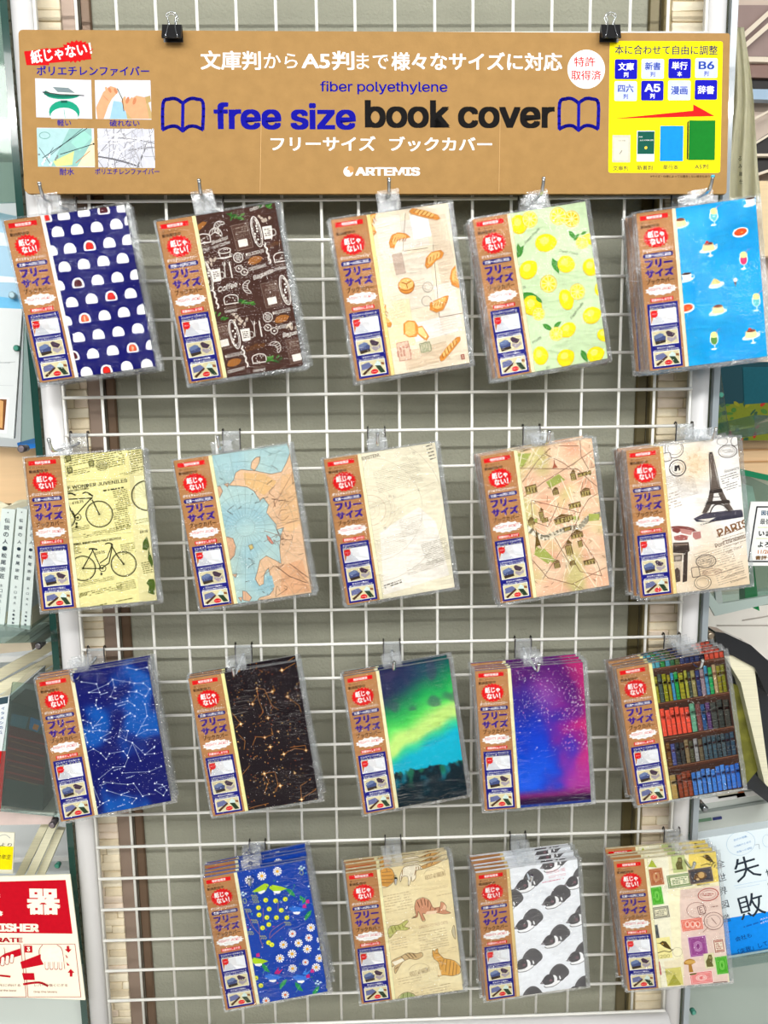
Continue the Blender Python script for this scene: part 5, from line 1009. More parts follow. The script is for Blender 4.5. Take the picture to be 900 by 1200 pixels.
def art_stamps(A):
    A.fill((240, 232, 196)); R = random.Random(2)
    A.poly([(460, 350), (668, 330), (705, 820), (480, 835), (480, 690), (455, 560)], (232, 208, 196)); A.poly([(500, 180), (650, 165), (660, 310), (540, 330), (500, 250)], (238, 214, 110)); A.poly([(300, 200), (400, 190), (420, 600), (450, 830), (370, 850)], (242, 238, 214)); A.poly([(395, 350), (455, 345), (470, 690), (430, 700)], (246, 240, 206))
    def stamp(x, y, w, h, c, bg, r=3, perf=True, kind=0):
        A.rect(x, y, w + 1.8, h + 1.8, mixc(bg, (255, 255, 255), .3), r); A.rect(x, y, w, h, c, r); A.rect(x, y, w - 2.2, h - 2.2, bg, r); A.rect(x, y, w - 3.2, h - 3.2, mixc(c, bg, .25), r)
        if kind == 0: A.ell(x, y, w * .26, h * .28, bg); A.ring(x, y, w * .2, h * .2, .5, c); A.ell(x, y, w * .1, h * .14, c)
        elif kind == 1: A.rect(x, y, w * .74, h * .6, bg, r); A.para(x, y, w * .62, h * .5, 4, c, r, seed=x, wt=.5)
        elif kind == 2:
            for k in range(3): A.ell(x - w * .9 + k * w, y, w * .13, h * .3, bg); A.ell(x - w * .9 + k * w, y - 2, w * .06, h * .18, c)
    stamp(342, 285, 16, 21, (170, 84, 50), (214, 168, 120)); stamp(345, 378, 13, 22, (60, 160, 30), (130, 210, 90)); stamp(365, 460, 20, 15, (110, 110, 100), (232, 226, 196), kind=1); stamp(456, 305, 30, 17, (96, 130, 70), (236, 234, 204), kind=1); stamp(560, 282, 28, 18, (50, 60, 84), (140, 110, 70), 4)
    A.shape(556, 285, [(-9, -3), (-6, 3), (0, 6), (7, 4), (9, -1), (3, -5), (-4, -5)], (110, 80, 50), 0); A.ell(562, 280, 4, 4, (206, 170, 110)); A.ell(545, 300, 2, 1.6, (220, 190, 140))
    stamp(520, 522, 26, 15, (226, 104, 84), (246, 196, 180), kind=2); stamp(551, 632, 21, 25, (140, 50, 130), (196, 140, 190), 2); stamp(655, 630, 12, 17, (170, 90, 80), (238, 226, 206), kind=1); stamp(672, 728, 14, 22, (60, 160, 30), (130, 210, 90)); stamp(570, 793, 27, 15, (226, 120, 120), (248, 206, 200), 2, kind=0); stamp(343, 563, 4, 20, (56, 66, 76), (120, 120, 110))
    A.rect(380, 640, 18, 28, (240, 230, 160), 2); A.rect(430, 775, 20, 30, (216, 208, 120), 2); A.poly([(400, 835), (430, 775), (470, 830)], (170, 168, 60)); A.rect(430, 722, 24, 10, (236, 226, 196), 3); A.poly([(300, 235), (320, 200), (345, 240)], (176, 190, 60)); A.rect(452, 222, 17, 23, (196, 206, 140), 3); A.rect(610, 705, 13, 20, (226, 222, 180), 3); A.rect(355, 745, 4, 18, (200, 90, 100), 3)
    A.txt('200', 385, 682, 12, 4.6, (150, 140, 70), 2); A.txt('5c', 402, 768, 8, 5, (120, 120, 60)); A.txt('1', 436, 778, 1.2, 5, (90, 90, 50))
    def bird(x, y, s=1):
        A.shape(x, y, [(-9, 3.5), (-4, 3), (-1, 5), (3, 4), (6, -1), (9, -7), (5, -5), (1, -3), (-2, 0), (-4, 2)], (84, 66, 30), 0, s); A.stroke(x, y, [(-8, -9), (0, -7), (6, -9), (10, -6)], .9, (70, 50, 24), 0, s); A.ell(x - 6, y - 6, 1.2, 1, (190, 150, 60))
    bird(586, 200); bird(378, 625, 1.1)
    for x, y in ((455, 222), (610, 705)): A.shape(x, y, [(-4, -8), (-5, -1), (-2, 4), (-1, 8), (3, 8), (4, 3), (3, -2), (4, -8)], (104, 98, 50)); A.ell(x + 2, y - 16, 2, 2, (150, 140, 90))
    A.shape(512, 730, [(-2.2, -9), (-1.8, 1), (-7, 2), (-7.5, 5), (-4, 8), (1, 9), (6, 7), (7.5, 3.5), (2, 1), (2.6, -4), (3.4, -9)], (176, 126, 50)); A.ell(512, 712, 6.6, 2.6, (214, 170, 90)); A.shape(528, 768, [(-5, -1), (5, 0), (3, -2), (-4, -3)], (90, 110, 40))
    for x, y, rx, ry, w, c in ((597, 375, 12.6, 8, 1.1, (176, 60, 50)), (597, 375, 9.6, 5.4, .4, (176, 60, 50)), (540, 450, 12, 10, .6, (150, 90, 80)), (626, 505, 12, 11.5, .7, (120, 70, 66)), (626, 505, 8.5, 8, .4, (120, 70, 66)), (448, 660, 6, 6, .4, (170, 160, 130))): A.ring(x, y, rx, ry, w, c, 4)
    A.para(597, 375, 14, 4, 2, (170, 60, 50), -4, seed=9, wt=.5); A.rrect(565, 450, 9, 11, 1, (110, 60, 56), 10); A.rrect(565, 450, 7.6, 9.4, 1, (232, 208, 196), 10); A.txt('E', 563, 450, 4, 7, (120, 70, 66), 6); A.para(620, 435, 14, 2, 1, (140, 90, 80), 4, seed=2, wt=.5); A.line([(615, 490), (640, 520)], .8, (120, 70, 66)); A.line([(575, 560), (600, 535)], .6, (150, 90, 80))
    A.para(640, 240, 6, 24, 7, (120, 110, 60), 60, seed=4, wt=.4); A.txt('REPUBLIC', 573, 325, 15, 2.2, (60, 50, 40), 3); A.line([(630, 818), (700, 812)], .9, (100, 60, 60)); A.para(430, 250, 8, 1.5, 1, (90, 80, 50), seed=3)
PACKS = [('navy cover with white domes, some cut open to red, top row far left', art_domes, (30, 30, 110), (250, 246, 238)),
 ('dark brown cover with white coffee and bread drawings', art_coffee, (80, 52, 40), (244, 236, 180)),
 ('cream cover with croissants, rolls and a baguette over old letters', art_bread, (236, 222, 196), (240, 224, 150)),
 ('pale green cover with yellow lemons and slices', art_lemon, (220, 226, 150), (240, 232, 190)),
 ('bright blue cover with puddings and cream sodas, top row far right', art_sweets, (40, 160, 220), (240, 230, 200)),
 ('yellowed newspaper cover with two bicycles', art_bicycle, (222, 214, 160), (246, 240, 196)),
 ('pale blue and tan cover with an old world map', art_world, (206, 190, 160), (246, 242, 190)),
 ('plain cream cover with thin planet orbits and small print', art_system, (236, 228, 204), (244, 238, 200)),
 ('pinkish tan cover with an old city street map', art_paris_map, (220, 190, 150), (246, 240, 190)),
 ('off-white cover with an iron lattice tower and postmarks', art_tower, (236, 226, 210), (240, 216, 150)),
 ('deep blue cover with white constellation lines', art_constellation, (24, 30, 100), (244, 238, 200)),
 ('black cover with orange stars', art_goldstars, (30, 24, 30), (246, 240, 170)),
 ('green and turquoise cover with northern lights over dark hills', art_aurora, (20, 60, 70), (244, 240, 196)),
 ('purple and blue cover with a starry sky', art_galaxy, (100, 30, 110), (244, 240, 190)),
 ('cover printed with four shelves of coloured old books', art_bookshelf, (110, 80, 60), (246, 240, 170)),
 ('blue cover with daisies, birds and yellow berries', art_floral, (30, 70, 160), (244, 240, 200)),
 ('cream cover with drawings of tabby cats', art_cats, (226, 206, 156), (244, 238, 190)),
 ('white cover with rows of curled-up grey cats', art_sleeping, (230, 232, 238), (226, 200, 140)),
 ('cream and pink cover with old postage stamps', art_stamps, (222, 206, 160), (240, 236, 196))]
SHORT = ['navy dome pattern', 'brown coffee pattern', 'cream bread pattern', 'green lemon pattern', 'blue dessert pattern', 'bicycle newspaper pattern', 'old world map pattern', 'cream planet orbit pattern', 'tan city map pattern', 'iron tower pattern', 'blue constellation pattern', 'black gold-star pattern', 'northern lights pattern', 'purple galaxy pattern', 'old bookshelf pattern', 'blue floral pattern', 'tabby cat pattern', 'curled grey cat pattern', 'postage stamp pattern']
ORD = ['directly behind the front pack', 'third from the front', 'fourth from the front', 'fifth from the front', 'sixth from the front']
def hook_loc(i): return HOOKX[i], -ROW[i] * .05
for i, (desc, art, side, fl_) in enumerate(PACKS):
    A = cover_ink(i); art(A); flap(A, fl_)
    zm = A.z
    if zm > .55:
        A.v = [(a, b, .02 + (d - .02) * .53 / (zm - .02)) for a, b, d in A.v]
    CM = cover_mesh(i, A, side); x, y, z, th, pi_, ya = POSES[i]; F = frame(th, pi_, ya); hx_w, hz_w = hook_loc(i)
    # where the prong meets the sheet, in the sheet's own millimetres
    loc = F.inverted() @ (Vector((hx_w, y, hz_w - .014)) - Vector((x, y, z))); hx = max(-60, min(60, loc.x * 1000)); tabh = max(16, loc.y * 1000 - H/2 + 7)
    TM = tab_mesh(hx, tabh)
    base = desc.split(',')[0]
    def pack(loc_, rot_, label, sl, grp):
        t = thing('book_cover_pack', label, 'book cover', loc_, rot_, grp)
        link('folded_cover', CM, t); link('paper_band', BAND, t); s = link('clear_sleeve', SLEEVES[sl % 5], t); link('hang_tab', TM, s); return t
    grp = SHORT[i] + ' packs on one hook'
    pack((x, y, z), F, 'front pack: ' + desc, i, grp)
    Rn = random.Random(40 + i); step = min(.0092, (abs(y) - .016) / (BEHIND[i] + .6))
    for k in range(BEHIND[i]):
        d = step * (k + 1); dth = Rn.uniform(-.018, .022) + (.010 * (k % 2) - .004); dx = Rn.uniform(-.0022, .0010) - .0009 * k; dz = Rn.uniform(-.0012, .0012)
        # swing about the prong
        hv = Vector((hx_w, 0, hz_w - .014)); cv = Vector((x, 0, z)) - hv; c_, s_ = math.cos(dth), math.sin(dth)
        cv = Vector((cv.x * c_ - cv.z * s_, 0, cv.x * s_ + cv.z * c_))
        fall = min(1.0, .35 + .3 * k)
        pack((hv.x + cv.x + dx, y + d, hv.z + cv.z + dz), frame(th + dth, pi_, ya), SHORT[i] + ' pack, ' + ORD[k], i + 1 + k, grp)

# ================================================================== hooks on the wire panel
GR_H = 'chrome hooks clipped to the wire panel'
RN = ['top row', 'second row', 'third row', 'bottom row']
def hook(i):
    x, z = hook_loc(i)
    t = thing('display_hook', 'chrome display hook with clear plate holding the ' + SHORT[i] + ' packs', 'hook', (x, 0, z), None, GR_H)
    b = bmesh.new(); box_bm((0, -.0060, -.012), (.024, .0012, .030), .0005, bm=b)
    link('clear_plate', mesh('clear_plate', b, TAB), t)
    for s in (-1, 1):
        P_ = [(s * .0115, -.0048, -.026), (s * .0115, -.0055, .001), (s * .0115, -.0045, .0045), (s * .0115, -.0005, .0052), (s * .0115, .0022, .0022), (s * .0115, .0020, -.001)]
        link('wire_loop', mesh('wire_loop', tube_bm(P_, .0011, 8), DARKSTEEL), t)
    link('cross_wire', mesh('cross_wire', tube_bm([(-.0115, -.0046, -.026), (.0115, -.0046, -.026)], .0011, 8), DARKSTEEL), t)
    y1 = -(abs(POSES[i][1]) + .010)
    P_ = [(0, -.006, -.010), (0, -.02, -.0125), (0, y1 * .7, -.0145), (0, y1, -.0148), (0, y1 - .009, -.0105), (0, y1 - .014, -.001)]
    link('prong', mesh('prong', tube_bm(smooth3(P_), .0021, 10), CHROME), t)
    link('prong_tip', mesh('prong_tip', tube_bm([(0, y1 - .0139, -.0014), (0, y1 - .0146, .0012)], [.0026, .0020], 10), mat('blue_tip', (90, 190, 220), .3) if i == 4 else CHROME), t)
def smooth3(P, k=4):
    out = []; n = len(P)
    for i in range(n - 1):
        p = [P[max(0, i - 1)], P[i], P[i + 1], P[min(n - 1, i + 2)]]
        for j in range(k):
            t = j / k; out.append(tuple(.5 * (2 * p[1][a] + (-p[0][a] + p[2][a]) * t + (2 * p[0][a] - 5 * p[1][a] + 4 * p[2][a] - p[3][a]) * t * t + (-p[0][a] + 3 * p[1][a] - 3 * p[2][a] + p[3][a]) * t ** 3) for a in range(3)))
    out.append(P[-1]); return out
for i in range(19): hook(i)

# ================================================================== left of the panel
def flat_thing(name, label, cat, c4, Y, t, m, group=None, parts=()):
    """a real sheet of thickness t whose front stands at depth Y"""
    pts = [at(px, py, Y) for px, py in c4]; cx = sum(p.x for p in pts) / len(pts); cz = min(p.z for p in pts)
    r = thing(name, label, cat, (cx, Y, cz), None, group)
    link(parts[0] if parts else 'panel', mesh(name, prism_bm([(p.x - cx, p.z - cz) for p in pts], t), m), r); return r
def inkpanel(name, parent, c4, Y, draw, w=200.0, h=200.0, lift=.3):
    """flat print on the sheet that stands at depth Y, drawn in the coordinates of its own corners"""
    pts = [at(px, py, Y) for px, py in c4]; base = parent.matrix_basis.translation
    w = (pts[1] - pts[0]).length * 1000; h = (pts[3] - pts[0]).length * 1000
    cen = (pts[0] + pts[1] + pts[2] + pts[3]) / 4
    ux = ((pts[1] - pts[0]) + (pts[2] - pts[3])).normalized(); vy = ((pts[0] - pts[3]) + (pts[1] - pts[2])).normalized(); n = ux.cross(vy).normalized(); vy = n.cross(ux)
    M = Matrix((ux, vy, n)).transposed(); inv = M.inverted()
    q = [inv @ (p - cen) * 1000 for p in pts]
    A = Ink(w, h, (min(p.x for p in q), max(p.x for p in q), min(p.y for p in q), max(p.y for p in q)), z=lift, step=.01)
    A.map = homog([tuple(p) for p in c4], [(p.x, p.y) for p in q]); draw(A)
    me = A.build(name, m=INK)
    o = link(name, me, parent); o.matrix_basis = Matrix.Translation(Vector((cen.x, cen.y, cen.z + Z0)) - base) @ M.to_4x4(); return o

GLASS = clear_mat('greenish_glass', (196, 214, 204), .06, .8, .03, milky=.16, milk=(176, 196, 186))
GLASSD = clear_mat('dark_green_glass', (150, 170, 160), .04, .7, .03, milky=.12, milk=(100, 120, 112))
WOOD = mat('pale_wood', (226, 192, 148), .5, var=.06, scale=6, stretch=(1, 1, 14))
PALE = mat('pale_board', (214, 222, 224), .5, var=.02)
KNOBG = mat('green_knob', (70, 150, 130), .3, coat=.5); KNOBS = mat('grey_knob', (150, 140, 146), .25, .6)
def knob(px, py, Y, m, lab, r=.0042, L=.007, cat='screw'):
    p = at(px, py, Y); t = thing('glass_screw', lab, cat, (p.x, p.y, p.z))
    link('barrel', mesh('barrel', tube_bm([(0, 0, 0), (0, L, 0)], r, 16), m), t)
    link('cap', mesh('cap', tube_bm([(0, -.0015, 0), (0, .0002, 0)], [r * .6, r * 1.12], 16), m), t)
# the upright glass pane whose green edge runs beside the left post
t = thing('glass_divider', 'upright glass pane with dark green edge standing left of the white frame', 'glass', (-.494, .02, -1.56))
link('pane', mesh('pane', box_bm((0, .16, .96), (.009, .31, 1.92)), GLASSD), t)
link('glass_edge', mesh('glass_edge', box_bm((0, -.001, .96), (.0095, .008, 1.92)), GREENGLASS), t)
# bookcase to the left: back board, glass front, shelves
LB = thing('side_bookcase', 'pale bookcase of glass and boards left of the wire panel', 'bookcase', (-.80, .42, -1.58))
link('back_board', mesh('back_board', box_bm((-.10, .02, 1.0), (.78, .02, 2.1)), PALE), LB)
for z_, d_ in ((1.575, .012), (.88, .012), (.50, .010)):
    link('shelf', mesh('shelf', box_bm((.06, -.08, z_), (.43, .16, d_), .002), mat('shelf_board', (236, 238, 236), .3)), LB)
link('light_rail', mesh('light_rail', box_bm((.08, -.26, 1.682), (.42, .02, .010), .002), WHITE_METAL), LB)
bb = at(20, 560, .10)
t = flat_thing('wooden_counter', 'pale wooden counter behind the glass, left of the old bicycle newspaper cover', 'counter', [(-60, 522), (50, 526), (50, 592), (-60, 586)], .16, .02, WOOD, parts=('wood_panel',))
t = flat_thing('tinted_screen', 'green tinted glass screen above the white booklet at the left edge', 'glass', [(-70, -40), (9, -40), (36, 236), (-70, 240)], .10, .006, GLASS, parts=('glass_sheet',))
t = flat_thing('blue_reflection_sheet', 'pale blue glossy sheet with painted ceiling reflection left of the navy dome cover', 'glossy sheet', [(-60, 236), (22, 254), (36, 376), (-60, 380)], .14, .003, mat('pale_blue_reflection', (176, 214, 236), .15, coat=.6), parts=('sheet',))  # glossy surface; its pale blue is the reflected ceiling, painted in
inkpanel('print', t, [(-60, 236), (22, 254), (36, 376), (-60, 380)], .14, lambda A: (A.poly([(-60, 262), (22, 276), (24, 290), (-60, 282)], (226, 240, 248)), A.poly([(-60, 318), (30, 326), (30, 332), (-60, 328)], (240, 248, 252)), A.poly([(-60, 340), (34, 352), (34, 362), (-60, 360)], (120, 196, 236))))  # light bands paint the ceiling's reflection
t = flat_thing('white_booklet', 'white booklet with a small dark photograph standing at the left edge', 'booklet', [(-60, 358), (26, 362), (16, 514), (-60, 506)], .09, .006, mat('booklet_paper', (222, 228, 228), .4), parts=('cover',))
inkpanel('cover_print', t, [(-60, 358), (26, 362), (16, 514), (-60, 506)], .09, lambda A: (A.poly([(-44, 464), (11, 466), (8, 508), (-46, 504)], (250, 248, 244)), A.poly([(-40, 466), (8, 468), (5, 504), (-42, 501)], (120, 76, 46)), A.poly([(-4, 468), (4, 470), (3, 502), (-6, 500)], (220, 170, 110)), A.poly([(-20, 474), (-8, 476), (-8, 500), (-22, 498)], (40, 30, 26)), A.line([(-40, 428), (18, 424)], .4, (150, 156, 160)), A.txt('ウォッチング', 6, 425, 14, 2.0, (110, 120, 126)), A.line([(-40, 450), (16, 452)], .3, (180, 186, 190))))
t = flat_thing('clear_stand', 'clear acrylic stand strip right of the white booklet', 'stand', [(28, 362), (42, 366), (46, 520), (24, 520)], .085, .004, ACRYL, parts=('acrylic_sheet',))
t = flat_thing('blue_card', 'small bright blue card lying on the counter edge', 'card', [(20, 519), (46, 512), (47, 524), (22, 528)], .12, .003, mat('bright_blue', (30, 130, 226), .4), parts=('card',))
knob(14, 346, .13, mat('clear_knob', (190, 220, 230), .2), 'pale round screw on the blue glossy sheet', .005)
knob(19, 408, .08, KNOBG, 'green screw beside the white booklet'); knob(25, 526, .06, KNOBS, 'grey metal screw below the white booklet', .0052, .016)
knob(45, 757, .05, KNOBS, 'grey metal screw above the dark boxed book', .0050, .016); knob(61, 967, .03, KNOBS, 'grey metal screw below the dark boxed book', .0048, .016); knob(67, 1015, .06, KNOBG, 'green screw above the red extinguisher sign')
# three matching paperbacks seen from the spine
def spine_book(c4, Y, t_, m, label, text, group=None, depth=.13, tcol=(40, 60, 70), extra=None, cat='book'):
    pts = [at(px, py, Y) for px, py in c4]; cx = sum(p.x for p in pts) / 4; cz = min(p.z for p in pts)
    r = thing('paperback_book', label, cat, (cx, Y, cz), None, group)
    P_ = [(p.x - cx, p.z - cz) for p in pts]; link('cover', mesh('cover', prism_bm(P_, depth), m), r)
    c0 = (sum(p[0] for p in P_) / 4, sum(p[1] for p in P_) / 4); inn = [(c0[0] + (a - c0[0]) * .86, c0[1] + (b - c0[1]) * .99 + .0012) for a, b in P_]
    link('page_block', mesh('page_block', prism_bm(inn, depth - .002, off=.003), PAGES), r)
    inkpanel('spine_print', r, c4, Y, text); return r
def spine_text(c4, name, pub):
    def f(A):
        (x0, y0), (x1, y1), (x2, y2), (x3, y3) = c4; tx, ty = (x0 + x1) / 2, (y0 + y1) / 2; bx, by = (x2 + x3) / 2, (y2 + y3) / 2
        L = lambda t: (tx + (bx - tx) * t, ty + (by - ty) * t); K = (52, 66, 76); w = (x1 - x0) * .46
        for k, ch in enumerate(name): p = L(.10 + k * .060); A.txt(ch, p[0], p[1], w, w * .92, K, bold=.02)
        for k, ch in enumerate(pub[0]): p = L(.66 + k * .045); A.txt(ch, p[0], p[1], w * .7, w * .66, (70, 84, 92))
        for k, ch in enumerate(pub[1]): p = L(.86 + k * .034); A.txt(ch, p[0], p[1], w * .62, w * .56, K, bold=.04)
        A.ell(*L(.03), .8, .8, K)
    return f
SP = [[(-1, 596), (19, 596), (9, 733), (-12, 731)], [(20, 594), (33, 596), (22, 735), (7, 734)], [(34, 596), (47, 598), (36, 737), (22, 736)]]
SP = [[(2, 596), (18, 597), (5, 733), (-11, 731)], [(20, 595), (32, 597), (22, 736), (8, 734)], [(34, 595), (45, 598), (35, 738), (24, 736)]]
wsp = mat('pale_green_paper', (214, 226, 222), .45, var=.02)
for k, (c4, lab) in enumerate(zip(SP, ('leftmost of three pale paperbacks with vertical Japanese titles on the spine', 'middle of three pale paperbacks with vertical Japanese titles on the spine', 'rightmost of three pale paperbacks, partly behind the bicycle newspaper pack'))):
    spine_book(c4, .03, .02, wsp, lab, spine_text(c4, '伝説の人・松尾宗匠', ('水口克夫', '文藝春秋')), 'pale paperbacks in a row', .12)
t = thing('cream_book', 'open cream book with curved pages behind the pale paperbacks', 'book', tuple(at(10, 596, .16)))
for dx, a in ((-.014, 1.0), (.016, -1.0)):
    bmc = bmesh.new(); n = 8; top = [(dx + a * (.018 - .036 * k / n), .012 * math.sin(math.pi * (k / n) * .7) + .002) for k in range(n + 1)]; P_ = top + [(dx - a * .018, -.02), (dx + a * .018, -.02)]
    link('page_block', mesh('page_block', prism_bm(P_, .10), PAGES), t)
t = flat_thing('clear_shelf', 'clear acrylic shelf edge under the pale paperbacks', 'shelf', [(-60, 736), (58, 742), (66, 752), (-60, 756)], .0, .10, ACRYL, parts=('acrylic_sheet',))
t = flat_thing('pink_board', 'pale wooden board under the clear shelf at the left edge', 'board', [(-60, 752), (34, 744), (38, 762), (-60, 772)], .06, .10, mat('pinkish_wood', (222, 200, 178), .5, var=.05), parts=('wood_panel',))
# fanned white booklets
fan = [((-30, 800), (66, 748), 0), ((-30, 816), (72, 762), 1), ((-30, 832), (62, 782), 2), ((-30, 848), (50, 792), 3)]
for (p0, p1, k), lab in zip(fan, ('topmost', 'second', 'third', 'lowest')):
    t = flat_thing('cream_booklet', lab + ' of the fanned cream booklets above the dark boxed book', 'booklet', [p0, p1, (p1[0] - 2, p1[1] + 13), (p0[0], p0[1] + 14)], .20 - .013 * k, .010, PAGES, 'fanned cream booklets', parts=('page_block',))
t = flat_thing('boxed_book', 'dark book with dim red lines in a clear box left of the blue constellation pack', 'book', [(13, 822), (56, 834), (50, 950), (2, 944)], .015, .05, mat('dark_cover', (34, 42, 46), .35), parts=('cover',))
def dark_print(A):
    A.poly([(11, 850), (55, 862), (52, 920), (6, 912)], (86, 22, 32))
    for k in range(4): A.line([(10 - k, 862 + k * 14), (52 - k, 872 + k * 14)], 2.4, (140, 26, 32)); A.line([(12 - k, 868 + k * 14), (48 - k, 878 + k * 14)], .7, (150, 90, 60))
    A.poly([(14, 836), (34, 840), (30, 854), (12, 850)], (60, 90, 110)); A.poly([(36, 840), (52, 846), (44, 858), (34, 854)], (30, 96, 150)); A.poly([(40, 848), (46, 850), (44, 856), (38, 854)], (196, 110, 50))
inkpanel('cover_print', t, [(13, 822), (56, 834), (50, 950), (2, 944)], .015, dark_print)
t = flat_thing('clear_box', 'clear acrylic box holding the dark book', 'box', [(14, 800), (66, 806), (74, 958), (-8, 950)], .004, .004, ACRYL, parts=('acrylic_sheet',))
SP4 = [(-2, 818), (11, 816), (1, 950), (-14, 948)]
def sp4(A):
    A.poly([(-7, 880), (7, 880), (1, 950), (-14, 948)], (214, 20, 24)); A.poly([(-2, 818), (10, 816), (9, 824), (-3, 826)], (60, 80, 90))
    for k, ch in enumerate('イタメシの丘'): A.txt(ch, 3.6 - k * .55, 830 + k * 5.6, 5.2, 4.6, (40, 80, 140), bold=.02)
spine_book(SP4, .02, .02, mat('white_spine', (232, 238, 240), .4), 'white and red book spine with blue title beside the dark boxed book', sp4)
t = flat_thing('pale_papers', 'pinkish papers lying under the dark boxed book', 'paper', [(-60, 950), (64, 952), (58, 966), (-60, 968)], .04, .08, mat('pinkish_paper', (226, 206, 200), .6, var=.1), parts=('paper_stack',))
t = flat_thing('yellow_price_card', 'yellow and white handwritten card at the left edge above the extinguisher sign', 'card', [(-40, 974), (17, 976), (15, 1024), (-40, 1022)], .01, .002, mat('white_card', (236, 234, 214), .5), parts=('card',))
inkpanel('handwriting', t, [(-40, 974), (17, 976), (15, 1024), (-40, 1022)], .01, lambda A: (A.poly([(-40, 990), (16, 992), (14, 1019), (-40, 1018)], (250, 232, 20)), A.txt('より', 7, 990, 17, 6, (50, 50, 40), skew=.3), A.txt('2年生', 6, 1004, 18, 8, (50, 50, 40), bold=.01, skew=.3), A.curve([(-2, 980), (6, 978), (12, 982)], .6, (120, 130, 140))))
for k, (a, b) in enumerate((((30, 1026), (60, 962)), ((42, 1026), (66, 972)), ((18, 1026), (50, 962)))):
    t = flat_thing('slanted_booklet', ('middle', 'right', 'left')[k] + ' of three slanted cream booklets above the extinguisher sign', 'booklet', [b, (b[0] + 9, b[1] + 1), (a[0] + 10, a[1]), a], .05 + .010 * k, .008, PAGES, 'slanted cream booklets', parts=('page_block',))
# red extinguisher sign
S4 = [(-118, 1031), (82, 1025), (100, 1172), (-128, 1163)]
pts = [at(a, b, -.022) for a, b in S4]; t = thing('fire_sign', 'red and cream fire extinguisher sign at the lower left', 'sign', tuple(pts[3]))
P_ = [(p.x - pts[3].x, p.z - pts[3].z) for p in pts]
link('plate', mesh('plate', prism_bm(P_, .002), mat('cream_plate', (250, 246, 222), .35)), t)
def fire(A):
    CR, RD, K = (252, 248, 226), (196, 14, 34), (180, 20, 34)
    A.poly([(-108, 1036), (77, 1031), (85, 1094), (-114, 1092)], RD)
    A.txt('消', -92, 1057, 52, 44, CR, bold=.07); A.txt('火', -20, 1057, 56, 44, CR, bold=.07); A.txt('器', 51, 1056.5, 48, 41, CR, bold=.06)
    A.txt('FIRE EXTINGUISHER', -29, 1086.5, 182, 13, CR, bold=.06); A.txt('HOW TO OPERATE', -29, 1101, 136, 7.5, K, bold=.04)
    for x0, x1, n in ((-110, -45, 1), (-41, 24, 2), (28, 88, 3)):
        A.line([(x0, 1106.5), (x1, 1106), (x1 + 7, 1168), (x0 + 5, 1168)], .7, K, True); A.rect(x0 + 5.5, 1112, 11, 11, RD); A.txt(str(n), x0 + 5.5, 1112, 4.6, 7, CR, bold=.05)
    def hand(x, y, s=1):
        A.poly([(x - 30*s, y + 6), (x - 4*s, y - 4), (x + 2*s, y - 2), (x + 2*s, y + 8), (x - 28*s, y + 14)], RD); A.poly([(x - 28*s, y + 19), (x - 14*s, y + 19), (x - 13*s, y + 27), (x - 26*s, y + 27)], RD); A.curve([(x - 26*s, y + 32), (x - 8*s, y + 30), (x + 2*s, y + 34)], 3.4, RD)
        A.poly([(x - 6, y - 12), (x + 16, y - 12), (x + 23, y - 2), (x + 22, y + 14), (x, y + 14), (x - 6, y + 2)], CR)
        A.curve([(x - 4, y - 14), (x - 8, y - 8), (x - 7, y + 2)], .8, K); A.curve([(x + 13, y - 14), (x + 19, y - 8), (x + 22, y + 14)], .8, K)
        for k in range(4): A.rrect(x + 1 + k * 5.4, y + 10, 5.2, 14, 2.4, K); A.rrect(x + 1 + k * 5.4, y + 9.4, 4.0, 13.4, 2.0, CR)
    hand(54, 1121); A.poly([(81, 1108), (78.5, 1108), (78.5, 1112), (76, 1112), (80.5, 1116), (84, 1112), (81.5, 1112)], RD); A.poly([(82, 1144), (85, 1144), (85, 1139.5), (87.5, 1139.5), (83, 1135), (79.5, 1139.5), (82, 1139.5)], RD); A.poly([(77, 1118), (80, 1122), (78, 1122)], RD); A.poly([(78, 1127), (82, 1131), (79, 1131)], RD)
    A.poly([(24, 1111), (6, 1117), (-6, 1126), (-2, 1130), (8, 1124), (25, 1119)], RD); A.curve([(-20, 1140), (-6, 1142), (12, 1144)], 3, RD); A.curve([(4, 1122), (6, 1116), (5, 1110)], .7, K)
    for k in range(4): A.rrect(-2 + k * 5.4, 1128 - k * 1.6, 5.6, 15, 2.6, K, -8); A.rrect(-2 + k * 5.4, 1127.6 - k * 1.6, 4.4, 14, 2.2, CR, -8)
    A.txt('レバーを強くにぎる', 60, 1154, 48, 4.6, (150, 70, 60)); A.txt('Grip the levers', 53.5, 1162, 34, 4, (150, 70, 60)); A.txt('火元に向ける', 9, 1154, 38, 4.4, (150, 70, 60)); A.txt('Aim the nozzle at the base', -4, 1160, 58, 3.4, (150, 70, 60))
inkpanel('sign_print', t, S4, -.022, fire)
t = flat_thing('lower_glass', 'pale glass panel below the red extinguisher sign', 'glass', [(-80, 1160), (94, 1164), (104, 1240), (-80, 1240)], .03, .006, mat('pale_grey_glass', (196, 206, 200), .1, coat=1), parts=('glass_sheet',))

